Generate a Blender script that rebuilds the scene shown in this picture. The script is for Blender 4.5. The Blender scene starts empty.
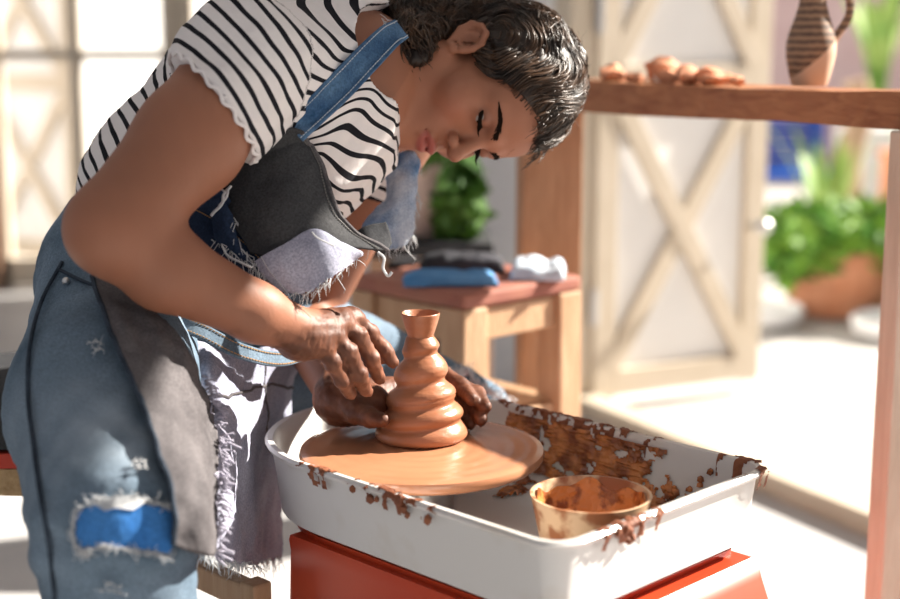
import bpy, bmesh, math, random
import numpy as np
from mathutils import Vector, Matrix, noise as mnoise

random.seed(7); rng = np.random.default_rng(7)
SC = bpy.context.scene; COL = SC.collection

# ------------------------------------------------------------------ camera, sky, sun, exposure
PITCH = math.radians(10.3); FPX = 1400.0
CAM = np.array([0, 0, 1.02])
FW = np.array([0, math.cos(PITCH), -math.sin(PITCH)]); UP = np.array([0, math.sin(PITCH), math.cos(PITCH)]); RT = np.array([1.0, 0, 0])
cam = bpy.data.objects.new('camera', bpy.data.cameras.new('camera')); COL.objects.link(cam)
cam.location = CAM; cam.rotation_euler = (math.pi/2 - PITCH, 0, 0)
cam.data.lens = 56; cam.data.sensor_width = 36; cam.data.clip_start = .05
cam.data.dof.use_dof = True; cam.data.dof.focus_distance = 1.50; cam.data.dof.aperture_fstop = 2.4
SC.camera = cam
w = bpy.data.worlds.new('sky'); SC.world = w; w.use_nodes = True
bg = w.node_tree.nodes['Background']; bg.inputs[0].default_value = (.93, .94, 1.0, 1); bg.inputs[1].default_value = .36
SUN_DIR = Vector((1, .40, .72)).normalized()
sl = bpy.data.lights.new('sun', 'SUN'); sl.energy = 14; sl.angle = .012; sl.color = (1, .93, .83)
sun = bpy.data.objects.new('sun', sl); COL.objects.link(sun); sun.location = (4, 1, 4)
sun.rotation_euler = SUN_DIR.to_track_quat('Z', 'Y').to_euler()
SC.view_settings.view_transform = 'Standard'; SC.view_settings.look = 'None'
SC.view_settings.gamma = 1; SC.view_settings.exposure = .22; SC.view_settings.use_curve_mapping = False

# ------------------------------------------------------------------ helpers
def W(px, py, D):                                 # point seen at (px,py) in the photograph, D metres away along the view axis
    return CAM + D*(FW + RT*(px-450)/FPX + UP*(299.5-py)/FPX)
def onz(px, py, z):
    d = FW + RT*(px-450)/FPX + UP*(299.5-py)/FPX
    return CAM + d*((z-CAM[2])/d[2])

MATS = {}
def nd(nt, t, **kw):
    n = nt.nodes.new(t)
    for k, v in kw.items(): setattr(n, k, v)
    return n
def mat(name, c1, rough=.6, c2=None, scale=8, detail=4, bump=0, bscale=60, stretch=(1,1,1), metal=0, ramp=(.35,.65), spec=.4, coat=0, sheen=0, distort=0):
    if name in MATS: return MATS[name]
    m = bpy.data.materials.new(name); m.use_nodes = True; nt = m.node_tree; L = nt.links.new
    b = nt.nodes['Principled BSDF']; b.inputs['Roughness'].default_value = rough; b.inputs['Metallic'].default_value = metal
    b.inputs['Specular IOR Level'].default_value = spec; b.inputs['Coat Weight'].default_value = coat; b.inputs['Sheen Weight'].default_value = sheen
    b.inputs['Base Color'].default_value = (*c1, 1)
    tc = nd(nt, 'ShaderNodeTexCoord'); mp = nd(nt, 'ShaderNodeMapping'); mp.inputs['Scale'].default_value = stretch
    L(tc.outputs['Object'], mp.inputs[0])
    if c2 is not None:
        n = nd(nt, 'ShaderNodeTexNoise'); n.inputs['Scale'].default_value = scale; n.inputs['Detail'].default_value = detail; n.inputs['Distortion'].default_value = distort
        L(mp.outputs[0], n.inputs[0])
        r = nd(nt, 'ShaderNodeValToRGB'); r.color_ramp.elements[0].position = ramp[0]; r.color_ramp.elements[1].position = ramp[1]
        r.color_ramp.elements[0].color = (*c1, 1); r.color_ramp.elements[1].color = (*c2, 1)
        L(n.outputs['Fac'], r.inputs[0]); L(r.outputs[0], b.inputs['Base Color'])
    if bump:
        n = nd(nt, 'ShaderNodeTexNoise'); n.inputs['Scale'].default_value = bscale; n.inputs['Detail'].default_value = 5
        L(mp.outputs[0], n.inputs[0])
        bp = nd(nt, 'ShaderNodeBump'); bp.inputs['Strength'].default_value = bump; bp.inputs['Distance'].default_value = .01
        L(n.outputs['Fac'], bp.inputs['Height']); L(bp.outputs[0], b.inputs['Normal'])
    MATS[name] = m; return m
def denim(name, c1, c2, fade=12, rough=.9, twill=900):
    if name in MATS: return MATS[name]
    m = mat(name, c1, rough, c2, fade, 6, ramp=(.3,.72), spec=.15)
    nt = m.node_tree; L = nt.links.new; b = nt.nodes['Principled BSDF']
    tc = nd(nt, 'ShaderNodeTexCoord')
    n = nd(nt, 'ShaderNodeTexNoise'); n.inputs['Scale'].default_value = twill*.5; n.inputs['Detail'].default_value = 2
    L(tc.outputs['Object'], n.inputs[0])
    src = b.inputs['Base Color'].links[0].from_socket
    mx = nd(nt, 'ShaderNodeMix', data_type='RGBA', blend_type='OVERLAY'); mx.inputs[0].default_value = .6
    L(src, mx.inputs[6]); L(n.outputs['Fac'], mx.inputs[7]); L(mx.outputs[2], b.inputs['Base Color'])
    n2 = nd(nt, 'ShaderNodeTexNoise'); n2.inputs['Scale'].default_value = 45; n2.inputs['Detail'].default_value = 6
    L(tc.outputs['Object'], n2.inputs[0])
    bp = nd(nt, 'ShaderNodeBump'); bp.inputs['Strength'].default_value = .35; bp.inputs['Distance'].default_value = .006
    L(n2.outputs['Fac'], bp.inputs['Height']); L(bp.outputs[0], b.inputs['Normal'])
    return m
def wood(name, c1, c2, axis=0, rough=.55, scale=9):
    st = [1, 1, 1]; 
    for i in range(3):
        if i != axis: st[i] = 7
    return mat(name, c1, rough, c2, scale, 6, .25, 30, tuple(st), ramp=(.3,.7), distort=.6)
def attr_color_mat(name, attr, rough, bump=.15, bscale=180, spec=.4, sss=0):
    m = bpy.data.materials.new(name); m.use_nodes = True; nt = m.node_tree; L = nt.links.new
    b = nt.nodes['Principled BSDF']; b.inputs['Roughness'].default_value = rough; b.inputs['Specular IOR Level'].default_value = spec
    if sss:
        b.inputs['Subsurface Weight'].default_value = sss; b.inputs['Subsurface Radius'].default_value = (.012, .004, .002); b.inputs['Subsurface Scale'].default_value = 1
    a = nd(nt, 'ShaderNodeAttribute', attribute_name=attr); L(a.outputs['Color'], b.inputs['Base Color'])
    tc = nd(nt, 'ShaderNodeTexCoord'); n = nd(nt, 'ShaderNodeTexNoise'); n.inputs['Scale'].default_value = bscale; n.inputs['Detail'].default_value = 4
    L(tc.outputs['Object'], n.inputs[0]); bp = nd(nt, 'ShaderNodeBump'); bp.inputs['Strength'].default_value = bump; bp.inputs['Distance'].default_value = .002
    L(n.outputs['Fac'], bp.inputs['Height']); L(bp.outputs[0], b.inputs['Normal'])
    return m

ORG = {}                                          # world position of each parent
def empty(name, loc):
    o = bpy.data.objects.new(name, None); COL.objects.link(o); o.location = loc; o.empty_display_size = .05
    ORG[o.name] = Vector(loc); return o
def tag(o, label=None, cat=None, group=None, kind=None):
    if label: o['label'] = label
    if cat: o['category'] = cat
    if group: o['group'] = group
    if kind: o['kind'] = kind
    return o
def link(name, me, m=None, parent=None, loc=None, smooth=True):
    o = bpy.data.objects.new(name, me); COL.objects.link(o)
    if m: me.materials.append(m)
    if parent is not None:
        base = ORG[parent.name]; me.transform(Matrix.Translation(-base)); o.parent = parent; ORG[o.name] = base
    else:
        if loc is None: loc = (0, 0, 0)
        me.transform(Matrix.Translation(-Vector(loc))); o.location = loc; ORG[o.name] = Vector(loc)
    if parent is not None: pass
    if smooth and len(me.polygons): me.polygons.foreach_set('use_smooth', [True]*len(me.polygons))
    me.update(); return o
# sub-part of a part: the part itself sits at its parent's origin, so the same world base applies

class MB:
    def __init__(s): s.v = []; s.f = []
    def add(s, v, f):
        o = len(s.v); s.v += [tuple(map(float, p)) for p in v]; s.f += [tuple(i+o for i in q) for q in f]; return s
    def box(s, c, size, R=None, bev=.0):
        bm = bmesh.new(); bmesh.ops.create_cube(bm, size=1)
        for v in bm.verts: v.co = Vector((v.co.x*size[0], v.co.y*size[1], v.co.z*size[2]))
        if bev: bmesh.ops.bevel(bm, geom=bm.edges[:], offset=bev, segments=2, profile=.5, affect='EDGES')
        M = (R.to_4x4() if R else Matrix()); M = Matrix.Translation(Vector(c)) @ M
        vs = [M @ v.co for v in bm.verts]; bm.verts.index_update()
        fs = [[v.index for v in f.verts] for f in bm.faces]; bm.free(); return s.add(vs, fs)
    def bar(s, a, b, wd, th, up=(0,0,1), bev=.003):
        a = Vector(a); b = Vector(b); x = (b-a).normalized(); z = Vector(up); z = (z - x*z.dot(x)).normalized(); y = z.cross(x)
        R = Matrix((x, y, z)).transposed(); return s.box((a+b)/2, ((b-a).length, wd, th), R, bev)
    def tube(s, pts, rad, n=8, cap=True, flat=1.0):
        pts = [Vector(p) for p in pts]; k = len(pts)
        rad = [float(q) for q in rad] if hasattr(rad, '__len__') else [float(rad)]*k
        V = []; F = []; t0 = (pts[1]-pts[0]).normalized(); ref = t0.orthogonal().normalized()
        for i in range(k):
            t = (pts[min(i+1,k-1)]-pts[max(i-1,0)]);  t = t.normalized() if t.length > 1e-9 else t0
            ref = (ref - t*ref.dot(t)); ref = ref.normalized() if ref.length > 1e-6 else t.orthogonal().normalized()
            bn = t.cross(ref)
            for j in range(n):
                a = 2*math.pi*j/n; V.append(pts[i] + rad[i]*(math.cos(a)*ref + flat*math.sin(a)*bn))
        for i in range(k-1):
            for j in range(n): F.append((i*n+j, i*n+(j+1)%n, (i+1)*n+(j+1)%n, (i+1)*n+j))
        if cap: F.append(tuple(range(n))[::-1]); F.append(tuple((k-1)*n+j for j in range(n)))
        return s.add(V, F)
    def lathe(s, prof, c, n=48, fn=None, close=False):
        c = Vector(c); V = []; F = []; k = len(prof)
        for i, (r, z) in enumerate(prof):
            for j in range(n):
                a = 2*math.pi*j/n; rr, zz = (r, z) if fn is None else fn(r, z, a)
                V.append(c + Vector((rr*math.cos(a), rr*math.sin(a), zz)))
        for i in range(k-1):
            for j in range(n): F.append((i*n+j, i*n+(j+1)%n, (i+1)*n+(j+1)%n, (i+1)*n+j))
        F.append(tuple(range(n))[::-1]); F.append(tuple((k-1)*n+j for j in range(n)))
        return s.add(V, F)
    def blob(s, c, r, sq=(1,1,1), amp=.25, seed=0, sub=2, R=None):
        r = float(r); c = Vector([float(x) for x in c])
        bm = bmesh.new(); bmesh.ops.create_icosphere(bm, subdivisions=sub, radius=1)
        vs = []
        for v in bm.verts:
            k = 1 + amp*mnoise.noise(v.co*1.6 + Vector((seed*3.1, seed*1.7, seed)))
            p = Vector((v.co.x*sq[0], v.co.y*sq[1], v.co.z*sq[2]))*k*r
            if R: p = R @ p
            vs.append(Vector(c)+p)
        bm.verts.index_update(); fs = [[v.index for v in f.verts] for f in bm.faces]; bm.free(); return s.add(vs, fs)
    def mesh(s, name):
        me = bpy.data.meshes.new(name); me.from_pydata(s.v, [], s.f); me.update()
        bm = bmesh.new(); bm.from_mesh(me); bmesh.ops.recalc_face_normals(bm, faces=bm.faces); bm.to_mesh(me); bm.free(); return me
    def build(s, name, m, parent=None, loc=None, smooth=True, auto=True):
        o = link(name, s.mesh(name), m, parent, loc, smooth)
        if smooth and auto: sharp(o)
        return o
def sharp(o, ang=.7):
    me = o.data; bm = bmesh.new(); bm.from_mesh(me)
    for e in bm.edges:
        if len(e.link_faces) == 2 and e.calc_face_angle(0) > ang: e.smooth = False
    bm.to_mesh(me); bm.free()

def spline(P, n):                                  # Catmull-Rom through P
    P = np.array(P, float); k = len(P); out = []
    Q = np.vstack([2*P[0]-P[1], P, 2*P[-1]-P[-2]])
    for t in np.linspace(0, k-1, n):
        i = min(int(t), k-2); u = t-i; a, b, c, d = Q[i:i+4]
        out.append(.5*((2*b) + (-a+c)*u + (2*a-5*b+4*c-d)*u*u + (-a+3*b-3*c+d)*u**3))
    return np.array(out)
def dup(root, dloc):
    c = root.copy(); COL.objects.link(c); c.location = dloc
    for ch in root.children:
        d = ch.copy(); COL.objects.link(d); d.parent = c
        for g in ch.children:
            e = g.copy(); COL.objects.link(e); e.parent = d
    return c

# ------------------------------------------------------------------ implicit surfaces (smooth unions of round cones and ellipsoids)
class Field:
    def __init__(s): s.p = []
    def cone(s, a, b, ra, rb, k=.015, op=1): s.p.append(('c', np.array(a, float), np.array(b, float), ra, rb, k, op)); return s
    def ell(s, c, A, r, k=.015, op=1): s.p.append(('e', np.array(c, float), np.array(A, float), np.array(r, float), None, k, op)); return s
    def cap(s, pts, rad, k=.015, op=1):
        for i in range(len(pts)-1): s.cone(pts[i], pts[i+1], rad[i], rad[i+1], k, op)
        return s
    @staticmethod
    def dist(q, P):
        if q[0] == 'c':
            a, b, ra, rb = q[1:5]; ab = b-a; L2 = max(ab@ab, 1e-12)
            t = np.clip(((P-a)@ab)/L2, 0, 1); return np.linalg.norm(P-a-t[..., None]*ab, axis=-1) - (ra+(rb-ra)*t)
        c, A, r = q[1:4]; L = (P-c)@A.T; kk = np.linalg.norm(L/r, axis=-1); k2 = np.linalg.norm(L/(r*r), axis=-1)
        return kk*(kk-1)/np.maximum(k2, 1e-9)
    @staticmethod
    def comb(d, e, k, op):
        if op > 0:
            h = np.maximum(k-np.abs(d-e), 0)/max(k, 1e-9); return np.minimum(d, e)-h*h*k*.25
        e = -e; h = np.maximum(k-np.abs(d-e), 0)/max(k, 1e-9); return np.maximum(d, e)+h*h*k*.25
    def bbox(s, q, pad):
        if q[0] == 'c': lo = np.minimum(q[1]-q[3], q[2]-q[4]); hi = np.maximum(q[1]+q[3], q[2]+q[4])
        else:
            e = np.sqrt(((q[2]*q[3][:, None])**2).sum(0)); lo = q[1]-e; hi = q[1]+e
        return lo-pad, hi+pad
    def eval(s, P):
        d = np.full(P.shape[:-1], 1.0)
        for q in s.p: d = s.comb(d, s.dist(q, P), q[5], q[6])
        return d
    def grid(s, h, lo=None, hi=None, post=None):
        pos = [q for q in s.p if q[6] > 0]
        bl = np.min([s.bbox(q, 0)[0] for q in pos], 0)-3*h; bh = np.max([s.bbox(q, 0)[1] for q in pos], 0)+3*h
        lo = bl if lo is None else np.maximum(lo, bl); hi = bh if hi is None else np.minimum(hi, bh)
        n = np.ceil((hi-lo)/h).astype(int)+1; V = np.full(n, .05, np.float32)
        ax = [lo[i]+h*np.arange(n[i]) for i in range(3)]
        for q in s.p:
            l, u = s.bbox(q, q[5]+4*h); i0 = np.clip(np.floor((l-lo)/h).astype(int), 0, n); i1 = np.clip(np.ceil((u-lo)/h).astype(int)+1, 0, n)
            if (i1 <= i0).any(): continue
            P = np.stack(np.meshgrid(*[ax[i][i0[i]:i1[i]] for i in range(3)], indexing='ij'), -1)
            sl_ = tuple(slice(i0[i], i1[i]) for i in range(3))
            V[sl_] = s.comb(V[sl_], s.dist(q, P), q[5], q[6])
        if post is not None: V = post(V, ax)
        return nets(V, lo, h)
def nets(V, lo, h):
    B = V < 0; n = V.shape; cnt = np.zeros(tuple(i-1 for i in n), np.uint8)
    cor = [(i, j, k) for i in (0, 1) for j in (0, 1) for k in (0, 1)]
    sl_ = lambda A, c: A[c[0]:n[0]-1+c[0], c[1]:n[1]-1+c[1], c[2]:n[2]-1+c[2]]
    for c in cor: cnt += sl_(B, c)
    idx = np.argwhere((cnt > 0) & (cnt < 8)); vals = {c: V[idx[:, 0]+c[0], idx[:, 1]+c[1], idx[:, 2]+c[2]].astype(float) for c in cor}
    acc = np.zeros((len(idx), 3)); ct = np.zeros(len(idx))
    for a in cor:
        for x in range(3):
            if a[x] == 0:
                b = list(a); b[x] = 1; b = tuple(b); va, vb = vals[a], vals[b]; m = (va < 0) != (vb < 0)
                t = np.where(m, va/np.where(m, va-vb, 1), 0); p = np.array(a, float)[None].repeat(len(idx), 0); p[:, x] = t
                acc[m] += p[m]; ct[m] += 1
    verts = lo + h*(idx + acc/ct[:, None])
    vid = np.full(cnt.shape, -1, np.int32); vid[tuple(idx.T)] = np.arange(len(idx)); faces = []
    for x in range(3):
        y, z = (x+1) % 3, (x+2) % 3
        A = np.take(B, range(n[x]-1), x); C = np.take(B, range(1, n[x]), x); e = np.argwhere(A != C)
        e = e[(e[:, y] > 0) & (e[:, z] > 0) & (e[:, y] < n[y]-1) & (e[:, z] < n[z]-1)]
        if not len(e): continue
        q = []
        for dy, dz in ((1, 1), (0, 1), (0, 0), (1, 0)):
            c = e.copy(); c[:, y] -= dy; c[:, z] -= dz; q.append(vid[tuple(c.T)])
        q = np.stack(q, 1); ins = A[tuple(e.T)]; q[~ins] = q[~ins][:, ::-1]; faces.append(q[(q >= 0).all(1)])
    return verts, np.vstack(faces)
def npmesh(name, verts, faces):
    me = bpy.data.meshes.new(name); me.from_pydata(verts.tolist(), [], faces.tolist()); me.update(); return me
def set_attr(me, name, arr):
    if arr.ndim == 1:
        a = me.attributes.new(name, 'FLOAT', 'POINT'); a.data.foreach_set('value', arr.astype(np.float32))
    else:
        a = me.attributes.new(name, 'FLOAT_COLOR', 'POINT'); c = np.ones((len(arr), 4), np.float32); c[:, :3] = arr; a.data.foreach_set('color', c.ravel())
def sstep(a, b, x): t = np.clip((x-a)/(b-a), 0, 1); return t*t*(3-2*t)
def vnoise(P, sc, seed=0):                          # cheap smooth pseudo-noise in -1..1
    r = np.random.default_rng(seed); out = 0
    for o in range(3):
        for _ in range(3):
            k = r.normal(size=3)*sc*(1.9**o); out = out + np.sin(P@k + r.uniform(0, 6.28))*(.6**o)
    return out/3.2

# ------------------------------------------------------------------ materials
M_floor = mat('pale_concrete', (.44,.43,.43), .5, (.53,.52,.515), 3, 6, .08, 40)
M_pave = mat('sunny_paving', (.40,.375,.35), .8, (.50,.475,.445), 5, 6, .2, 30)
M_wall = mat('grey_plaster', (.62,.61,.62), .85, (.70,.69,.69), 4, 4, .1, 60)
M_white = mat('white_paint', (.80,.795,.785), .6, (.85,.845,.835), 5)
M_cream = mat('cream_paint', (.56,.48,.375), .6, (.62,.54,.435), 6)
M_brown = mat('brown_frame', (.34,.20,.13), .6, (.42,.26,.17), 9)
M_wood = wood('warm_board', (.30,.125,.055), (.47,.235,.115), 0)
M_woodv = wood('warm_board_upright', (.30,.145,.072), (.43,.235,.13), 2)
M_stool = wood('blond_wood', (.42,.25,.14), (.53,.345,.21), 2)
M_pan = mat('enamel_white', (.62,.605,.585), .28, (.55,.51,.46), 14, 6, 0, spec=.5, ramp=(.55,.75))
M_orange = mat('orange_enamel', (.46,.045,.014), .35, (.52,.06,.018), 6, spec=.5)
M_clay = mat('wet_clay', (.345,.13,.060), .36, (.41,.165,.082), 22, 5, .12, 90, (1,1,3), spec=.5)
M_slip = mat('clay_slip', (.52,.19,.055), .25, (.20,.055,.018), 40, 6, .4, 120, spec=.6, ramp=(.4,.6))
M_terra = mat('terracotta', (.55,.22,.11), .8, (.66,.31,.18), 20)
M_jeans = denim('washed_denim', (.062,.10,.14), (.175,.235,.30), 9)
M_jdark = denim('navy_denim', (.012,.022,.05), (.04,.065,.12), 14)
M_jblack = denim('charcoal_denim', (.028,.029,.033), (.06,.06,.062), 10)
M_jlil = denim('faded_lilac_denim', (.23,.24,.32), (.42,.42,.50), 11)
M_jgrey = denim('grey_brown_denim', (.07,.064,.067), (.15,.138,.142), 11)
M_jlight = denim('pale_denim', (.10,.20,.38), (.66,.71,.78), 26)
M_jpatch = denim('bright_blue_denim', (.03,.14,.40), (.08,.25,.55), 14)
M_jstrap = denim('blue_denim', (.02,.06,.14), (.11,.20,.32), 26)
M_thread = mat('raw_thread', (.60,.61,.62), .9)
M_stitch = mat('ochre_stitch', (.42,.24,.10), .8)
M_metal = mat('dull_metal', (.6,.6,.6), .35, metal=1)
M_gold = mat('gold_chain', (.8,.55,.25), .3, metal=1)

exec_order = None
# ------------------------------------------------------------------ the setting
def struct(name, mb, m, smooth=False, **k):
    o = mb.build(name, m, smooth=smooth, **k); return tag(o, kind='structure')
def slab(p, q, z0, z1, th, mb=None):                # upright slab on the line p-q
    mb = mb or MB(); a = Vector((*p, (z0+z1)/2)); b = Vector((*q, (z0+z1)/2)); return mb.bar(a, b, th, z1-z0, bev=0)
HX, HY = .369, 3.857                                # door hinge
WD = np.array([-.468, .884])                         # run of the doorway wall, away from the camera
ND = np.array([.884, .468])                         # outward
def wl(t, off=0): return (HX+WD[0]*t+ND[0]*off, HY+WD[1]*t+ND[1]*off)
mb = MB(); mb.add([(-3,-1,0), wl(-5.2)+(0,), wl(2.32)+(0,), (-3,5.92,0)], [(0,1,2,3)]); struct('floor', mb, M_floor)
mb = MB(); mb.add([(*wl(-6.5),-.012), (9,-3,-.012), (9,16,-.012), (-6,16,-.012), (-6,5.9,-.012), (*wl(2.3),-.012)], [(0,1,2,3,4,5)]); struct('ground_outside', mb, M_pave)
mb = slab(wl(-3.3), wl(-.03), 0, .05, .07); struct('trim_threshold', mb, M_cream)
mb = slab(wl(.14), wl(2.3), 0, 1.93, .1); struct('wall_right', mb, M_wall)
mb = slab(wl(-.02), wl(.07), 0, 1.93, .12); struct('trim_doorway', mb, M_cream)
mb = slab(wl(-3.4), wl(2.3), 1.945, 2.62, .12); struct('wall_lintel', mb, M_wall)
mb = MB(); mb.add([(-3.2,-.2,2.62), (*wl(-4.9),2.62), (*wl(2.34,.06),2.62), (-3.2,5.96,2.62)]+[(-3.2,-.2,2.68), (*wl(-4.9),2.68), (*wl(2.34,.06),2.68), (-3.2,5.96,2.68)], [(3,2,1,0),(4,5,6,7),(0,1,5,4),(1,2,6,5),(2,3,7,6),(3,0,4,7)]); struct('ceiling', mb, M_wall)
mb = slab(wl(.075), wl(.13), 0, 1.93, .10); struct('trim_jamb', mb, M_white)
mb = slab(wl(.80,-.06), wl(.86,-.06), 0, 1.93, .05); struct('trim_upright', mb, M_brown)

# glazed doors at the far left, with a braced shutter standing outside them
YB = 5.9
def X(px): return (px-450)/FPX*5.95
door = empty('door_1', (X(85), YB, 0)); tag(door, kind='structure')
fr = MB()
for px, wd in ((3, .07), (176, .055)): fr.box((X(px), YB, 1.2), (wd, .06, 2.4))
fr.box((X(92), YB, .07), (X(180)-X(3), .06, .12)); fr.box((X(92), YB, 2.35), (X(180)-X(3), .06, .1))
o = fr.build('frame', M_cream, door, smooth=False)
mb = MB().box((X(85), YB, 1.2), (.05, .05, 2.3)); mb.build('mullion', M_cream, door, smooth=False)
for z in (.98, 1.75): MB().box((X(92), YB, z), (X(175)-X(8), .04, .042)).build('glazing_bar', M_cream, door, smooth=False)
gm = bpy.data.materials.new('window_glass'); gm.use_nodes = True; nt = gm.node_tree
tr = nd(nt, 'ShaderNodeBsdfTransparent'); gl = nd(nt, 'ShaderNodeBsdfGlossy'); gl.inputs['Roughness'].default_value = .02
mx = nd(nt, 'ShaderNodeMixShader'); mx.inputs[0].default_value = .06
nt.links.new(tr.outputs[0], mx.inputs[1]); nt.links.new(gl.outputs[0], mx.inputs[2]); nt.links.new(mx.outputs[0], nt.nodes['Material Output'].inputs[0])
for x0, x1 in ((8, 80), (90, 172)):
    for z0, z1 in ((.13, .96), (1.0, 1.73), (1.77, 2.3)):
        MB().box(((X(x0)+X(x1))/2, YB, (z0+z1)/2), (X(x1)-X(x0), .006, z1-z0)).build('pane', gm, door, smooth=False)
door2 = empty('door_2', (X(205), YB, 0)); tag(door2, kind='structure')
fr = MB()
for px in (193, 270): fr.box((X(px), YB, 1.2), (.07, .06, 2.4))
fr.box((X(230), YB, .07), (X(270)-X(190), .06, .12)); fr.box((X(230), YB, 2.35), (X(270)-X(190), .06, .1)); fr.box((X(230), YB, .98), (X(265)-X(195), .04, .042))
fr.build('frame', M_cream, door2, smooth=False)
MB().box((X(230), YB, 1.2), (X(265)-X(195), .006, 2.2)).build('pane', gm, door2, smooth=False)
struct('trim_left', MB().box((X(-6), YB-.02, 1.2), (.07, .1, 2.4)), M_brown)
struct('wall_left', MB().box((X(-6)-1.4, YB, 1.3), (2.7, .12, 2.6)), M_wall)
struct('wall_back', MB().box(((X(273)-.72)/2+.0, YB+.02, 1.3), (abs(X(273)+.72)+.02, .12, 2.6)), M_wall)

def braced_leaf(name, a, b, z0, z1, zs, label, group, front):
    a = np.array(a); b = np.array(b); L = np.linalg.norm(b-a); d = (b-a)/L; root = empty(name, (*((a+b)/2), z0))
    n = np.array([d[1], -d[0]]);  n = n if n@front > 0 else -n
    up = (n[0], n[1], 0); P = lambda s, z, o=0: (*(a+d*s+n*o), z)
    tag(root, label, 'door', group)
    MB().bar(P(0, (z0+z1)/2), P(L, (z0+z1)/2), z1-z0, .025, up, 0).build('panel', M_white, root, smooth=False)
    f = MB()
    for s in (.035, L-.035): f.bar(P(s, z0, .025), P(s, z1, .025), .07, .025, up, .002)
    f.build('stile', M_cream, root, smooth=False)
    for z in zs: MB().bar(P(.07, z, .025), P(L-.07, z, .025), .075, .025, up, .002).build('rail', M_cream, root, smooth=False)
    for i in range(len(zs)-1):
        l, h = zs[i]+.04, zs[i+1]-.04
        MB().bar(P(.06, l, .027), P(L-.06, h, .027), .055, .022, up, .002).build('brace', M_cream, root, smooth=False)
        MB().bar(P(.06, h, .031), P(L-.06, l, .031), .055, .022, up, .002).build('brace', M_cream, root, smooth=False)
    return root, P, L
leaf, P, L = braced_leaf('braced_door', wl(0, .02), wl(0, .615), .03, 1.86, (.075, .93, 1.82), 'white plank door with cross braces standing open behind the shelf', None, np.array([-.3, -1]))
hd = MB().tube([P(L-.05, .5, .03), P(L-.05, .5, .08)], .012, 10).blob(P(L-.05, .5, .09), .026, amp=0); hd.build('handle', M_metal, leaf)
mb = MB()
for z in (.3, 1.1, 1.7): mb.tube([P(.0, z-.05, .035), P(.0, z+.05, .035)], .012, 10)
mb.build('hinge', M_metal, leaf)
s2, P2, L2 = braced_leaf('braced_shutter', (X(-75), 6.75), (X(52), 6.45), .03, 2.4, (.075, .85, 1.6, 2.36), 'white cross-braced shutter standing outside the glazed doors', None, np.array([0, -1]))

# ------------------------------------------------------------------ outdoors
M_pink = mat('pink_render', (.66,.47,.47), .9, (.74,.56,.55), 3, 5, .1, 40)
ob = MB().box((4.8, 12.2, 1.5), (7.0, .4, 3.0)); o = ob.build('pink_building', M_pink, None, (4.8, 12.2, 0), smooth=False); tag(o, 'pink rendered wall of a building across the sunny yard', 'building')
ob = MB().bar((-4.0, 6.0, 1.6), (-.4, 10.8, 1.6), .3, 3.2, bev=0); o = ob.build('white_backdrop', M_white, None, (-2.2, 8.4, 0), smooth=False); tag(o, 'white wall added beyond the glazed doors to brighten the panes', 'building')  # added wall, angled into the sun so the window panes look white
M_blue = mat('blue_paint', (.01,.05,.26), .45, (.02,.10,.42), 5)
def gbox(name, boxes, m, loc, label, cat, group=None, bev=.01):
    mb = MB()
    for c, s in boxes: mb.box(c, s, None, bev)
    o = mb.build(name, m, None, loc, smooth=False); return tag(o, label, cat, group)
def bench(c, wid, label):
    r = empty('blue_bench', c); tag(r, label, 'bench', None); x, y, z = c
    for i in range(3): MB().box((x, y-.15+.15*i, .30), (wid, .12, .035), None, .006).build('seat_slat', M_blue, r, smooth=False)
    for i in range(4): MB().box((x, y+.25+.015*i, .34+.075*i), (wid, .03, .065), None, .006).build('back_slat', M_blue, r, smooth=False)
    for sx in (-1, 1):
        MB().box((x+sx*(wid/2-.06), y-.15, .14), (.06, .06, .28), None, .005).build('leg', M_blue, r, smooth=False)
        MB().bar((x+sx*(wid/2-.06), y+.22, 0), (x+sx*(wid/2-.06), y+.30, .62), .06, .05).build('leg', M_blue, r, smooth=False)
bench((1.78, 7.9, 0), .8, 'blue slatted bench left of the bare trunk in the yard')
bench((2.85, 8.0, 0), .9, 'blue slatted bench right of the bare trunk in the yard')
M_leaf = mat('box_leaf', (.045,.17,.012), .55, (.20,.36,.035), 12, 3)
M_leafd = mat('dark_leaf', (.03,.09,.012), .5, (.09,.20,.03), 12, 3)
M_sword = mat('sword_leaf', (.14,.30,.05), .45, (.38,.52,.14), 6, 3)
def foliage(mb, c, rad, n, ls, seed=0, shell=.55):
    r = np.random.default_rng(seed)
    for i in range(n):
        d = r.normal(size=3); d /= np.linalg.norm(d); p = np.array(c)+d*np.array(rad)*r.uniform(shell, 1)
        nrm = Vector(d + r.normal(size=3)*.6).normalized(); t = nrm.orthogonal(); t.rotate(Matrix.Rotation(r.uniform(0, 6.3), 3, nrm)); b = nrm.cross(t); l = ls*r.uniform(.6, 1.3)
        p = Vector(p); mb.add([p, p+t*l*.5+b*l*.28+nrm*l*.06, p+t*l, p+t*l*.5-b*l*.28+nrm*l*.06], [(0, 1, 2, 3)])
    return mb
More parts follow.
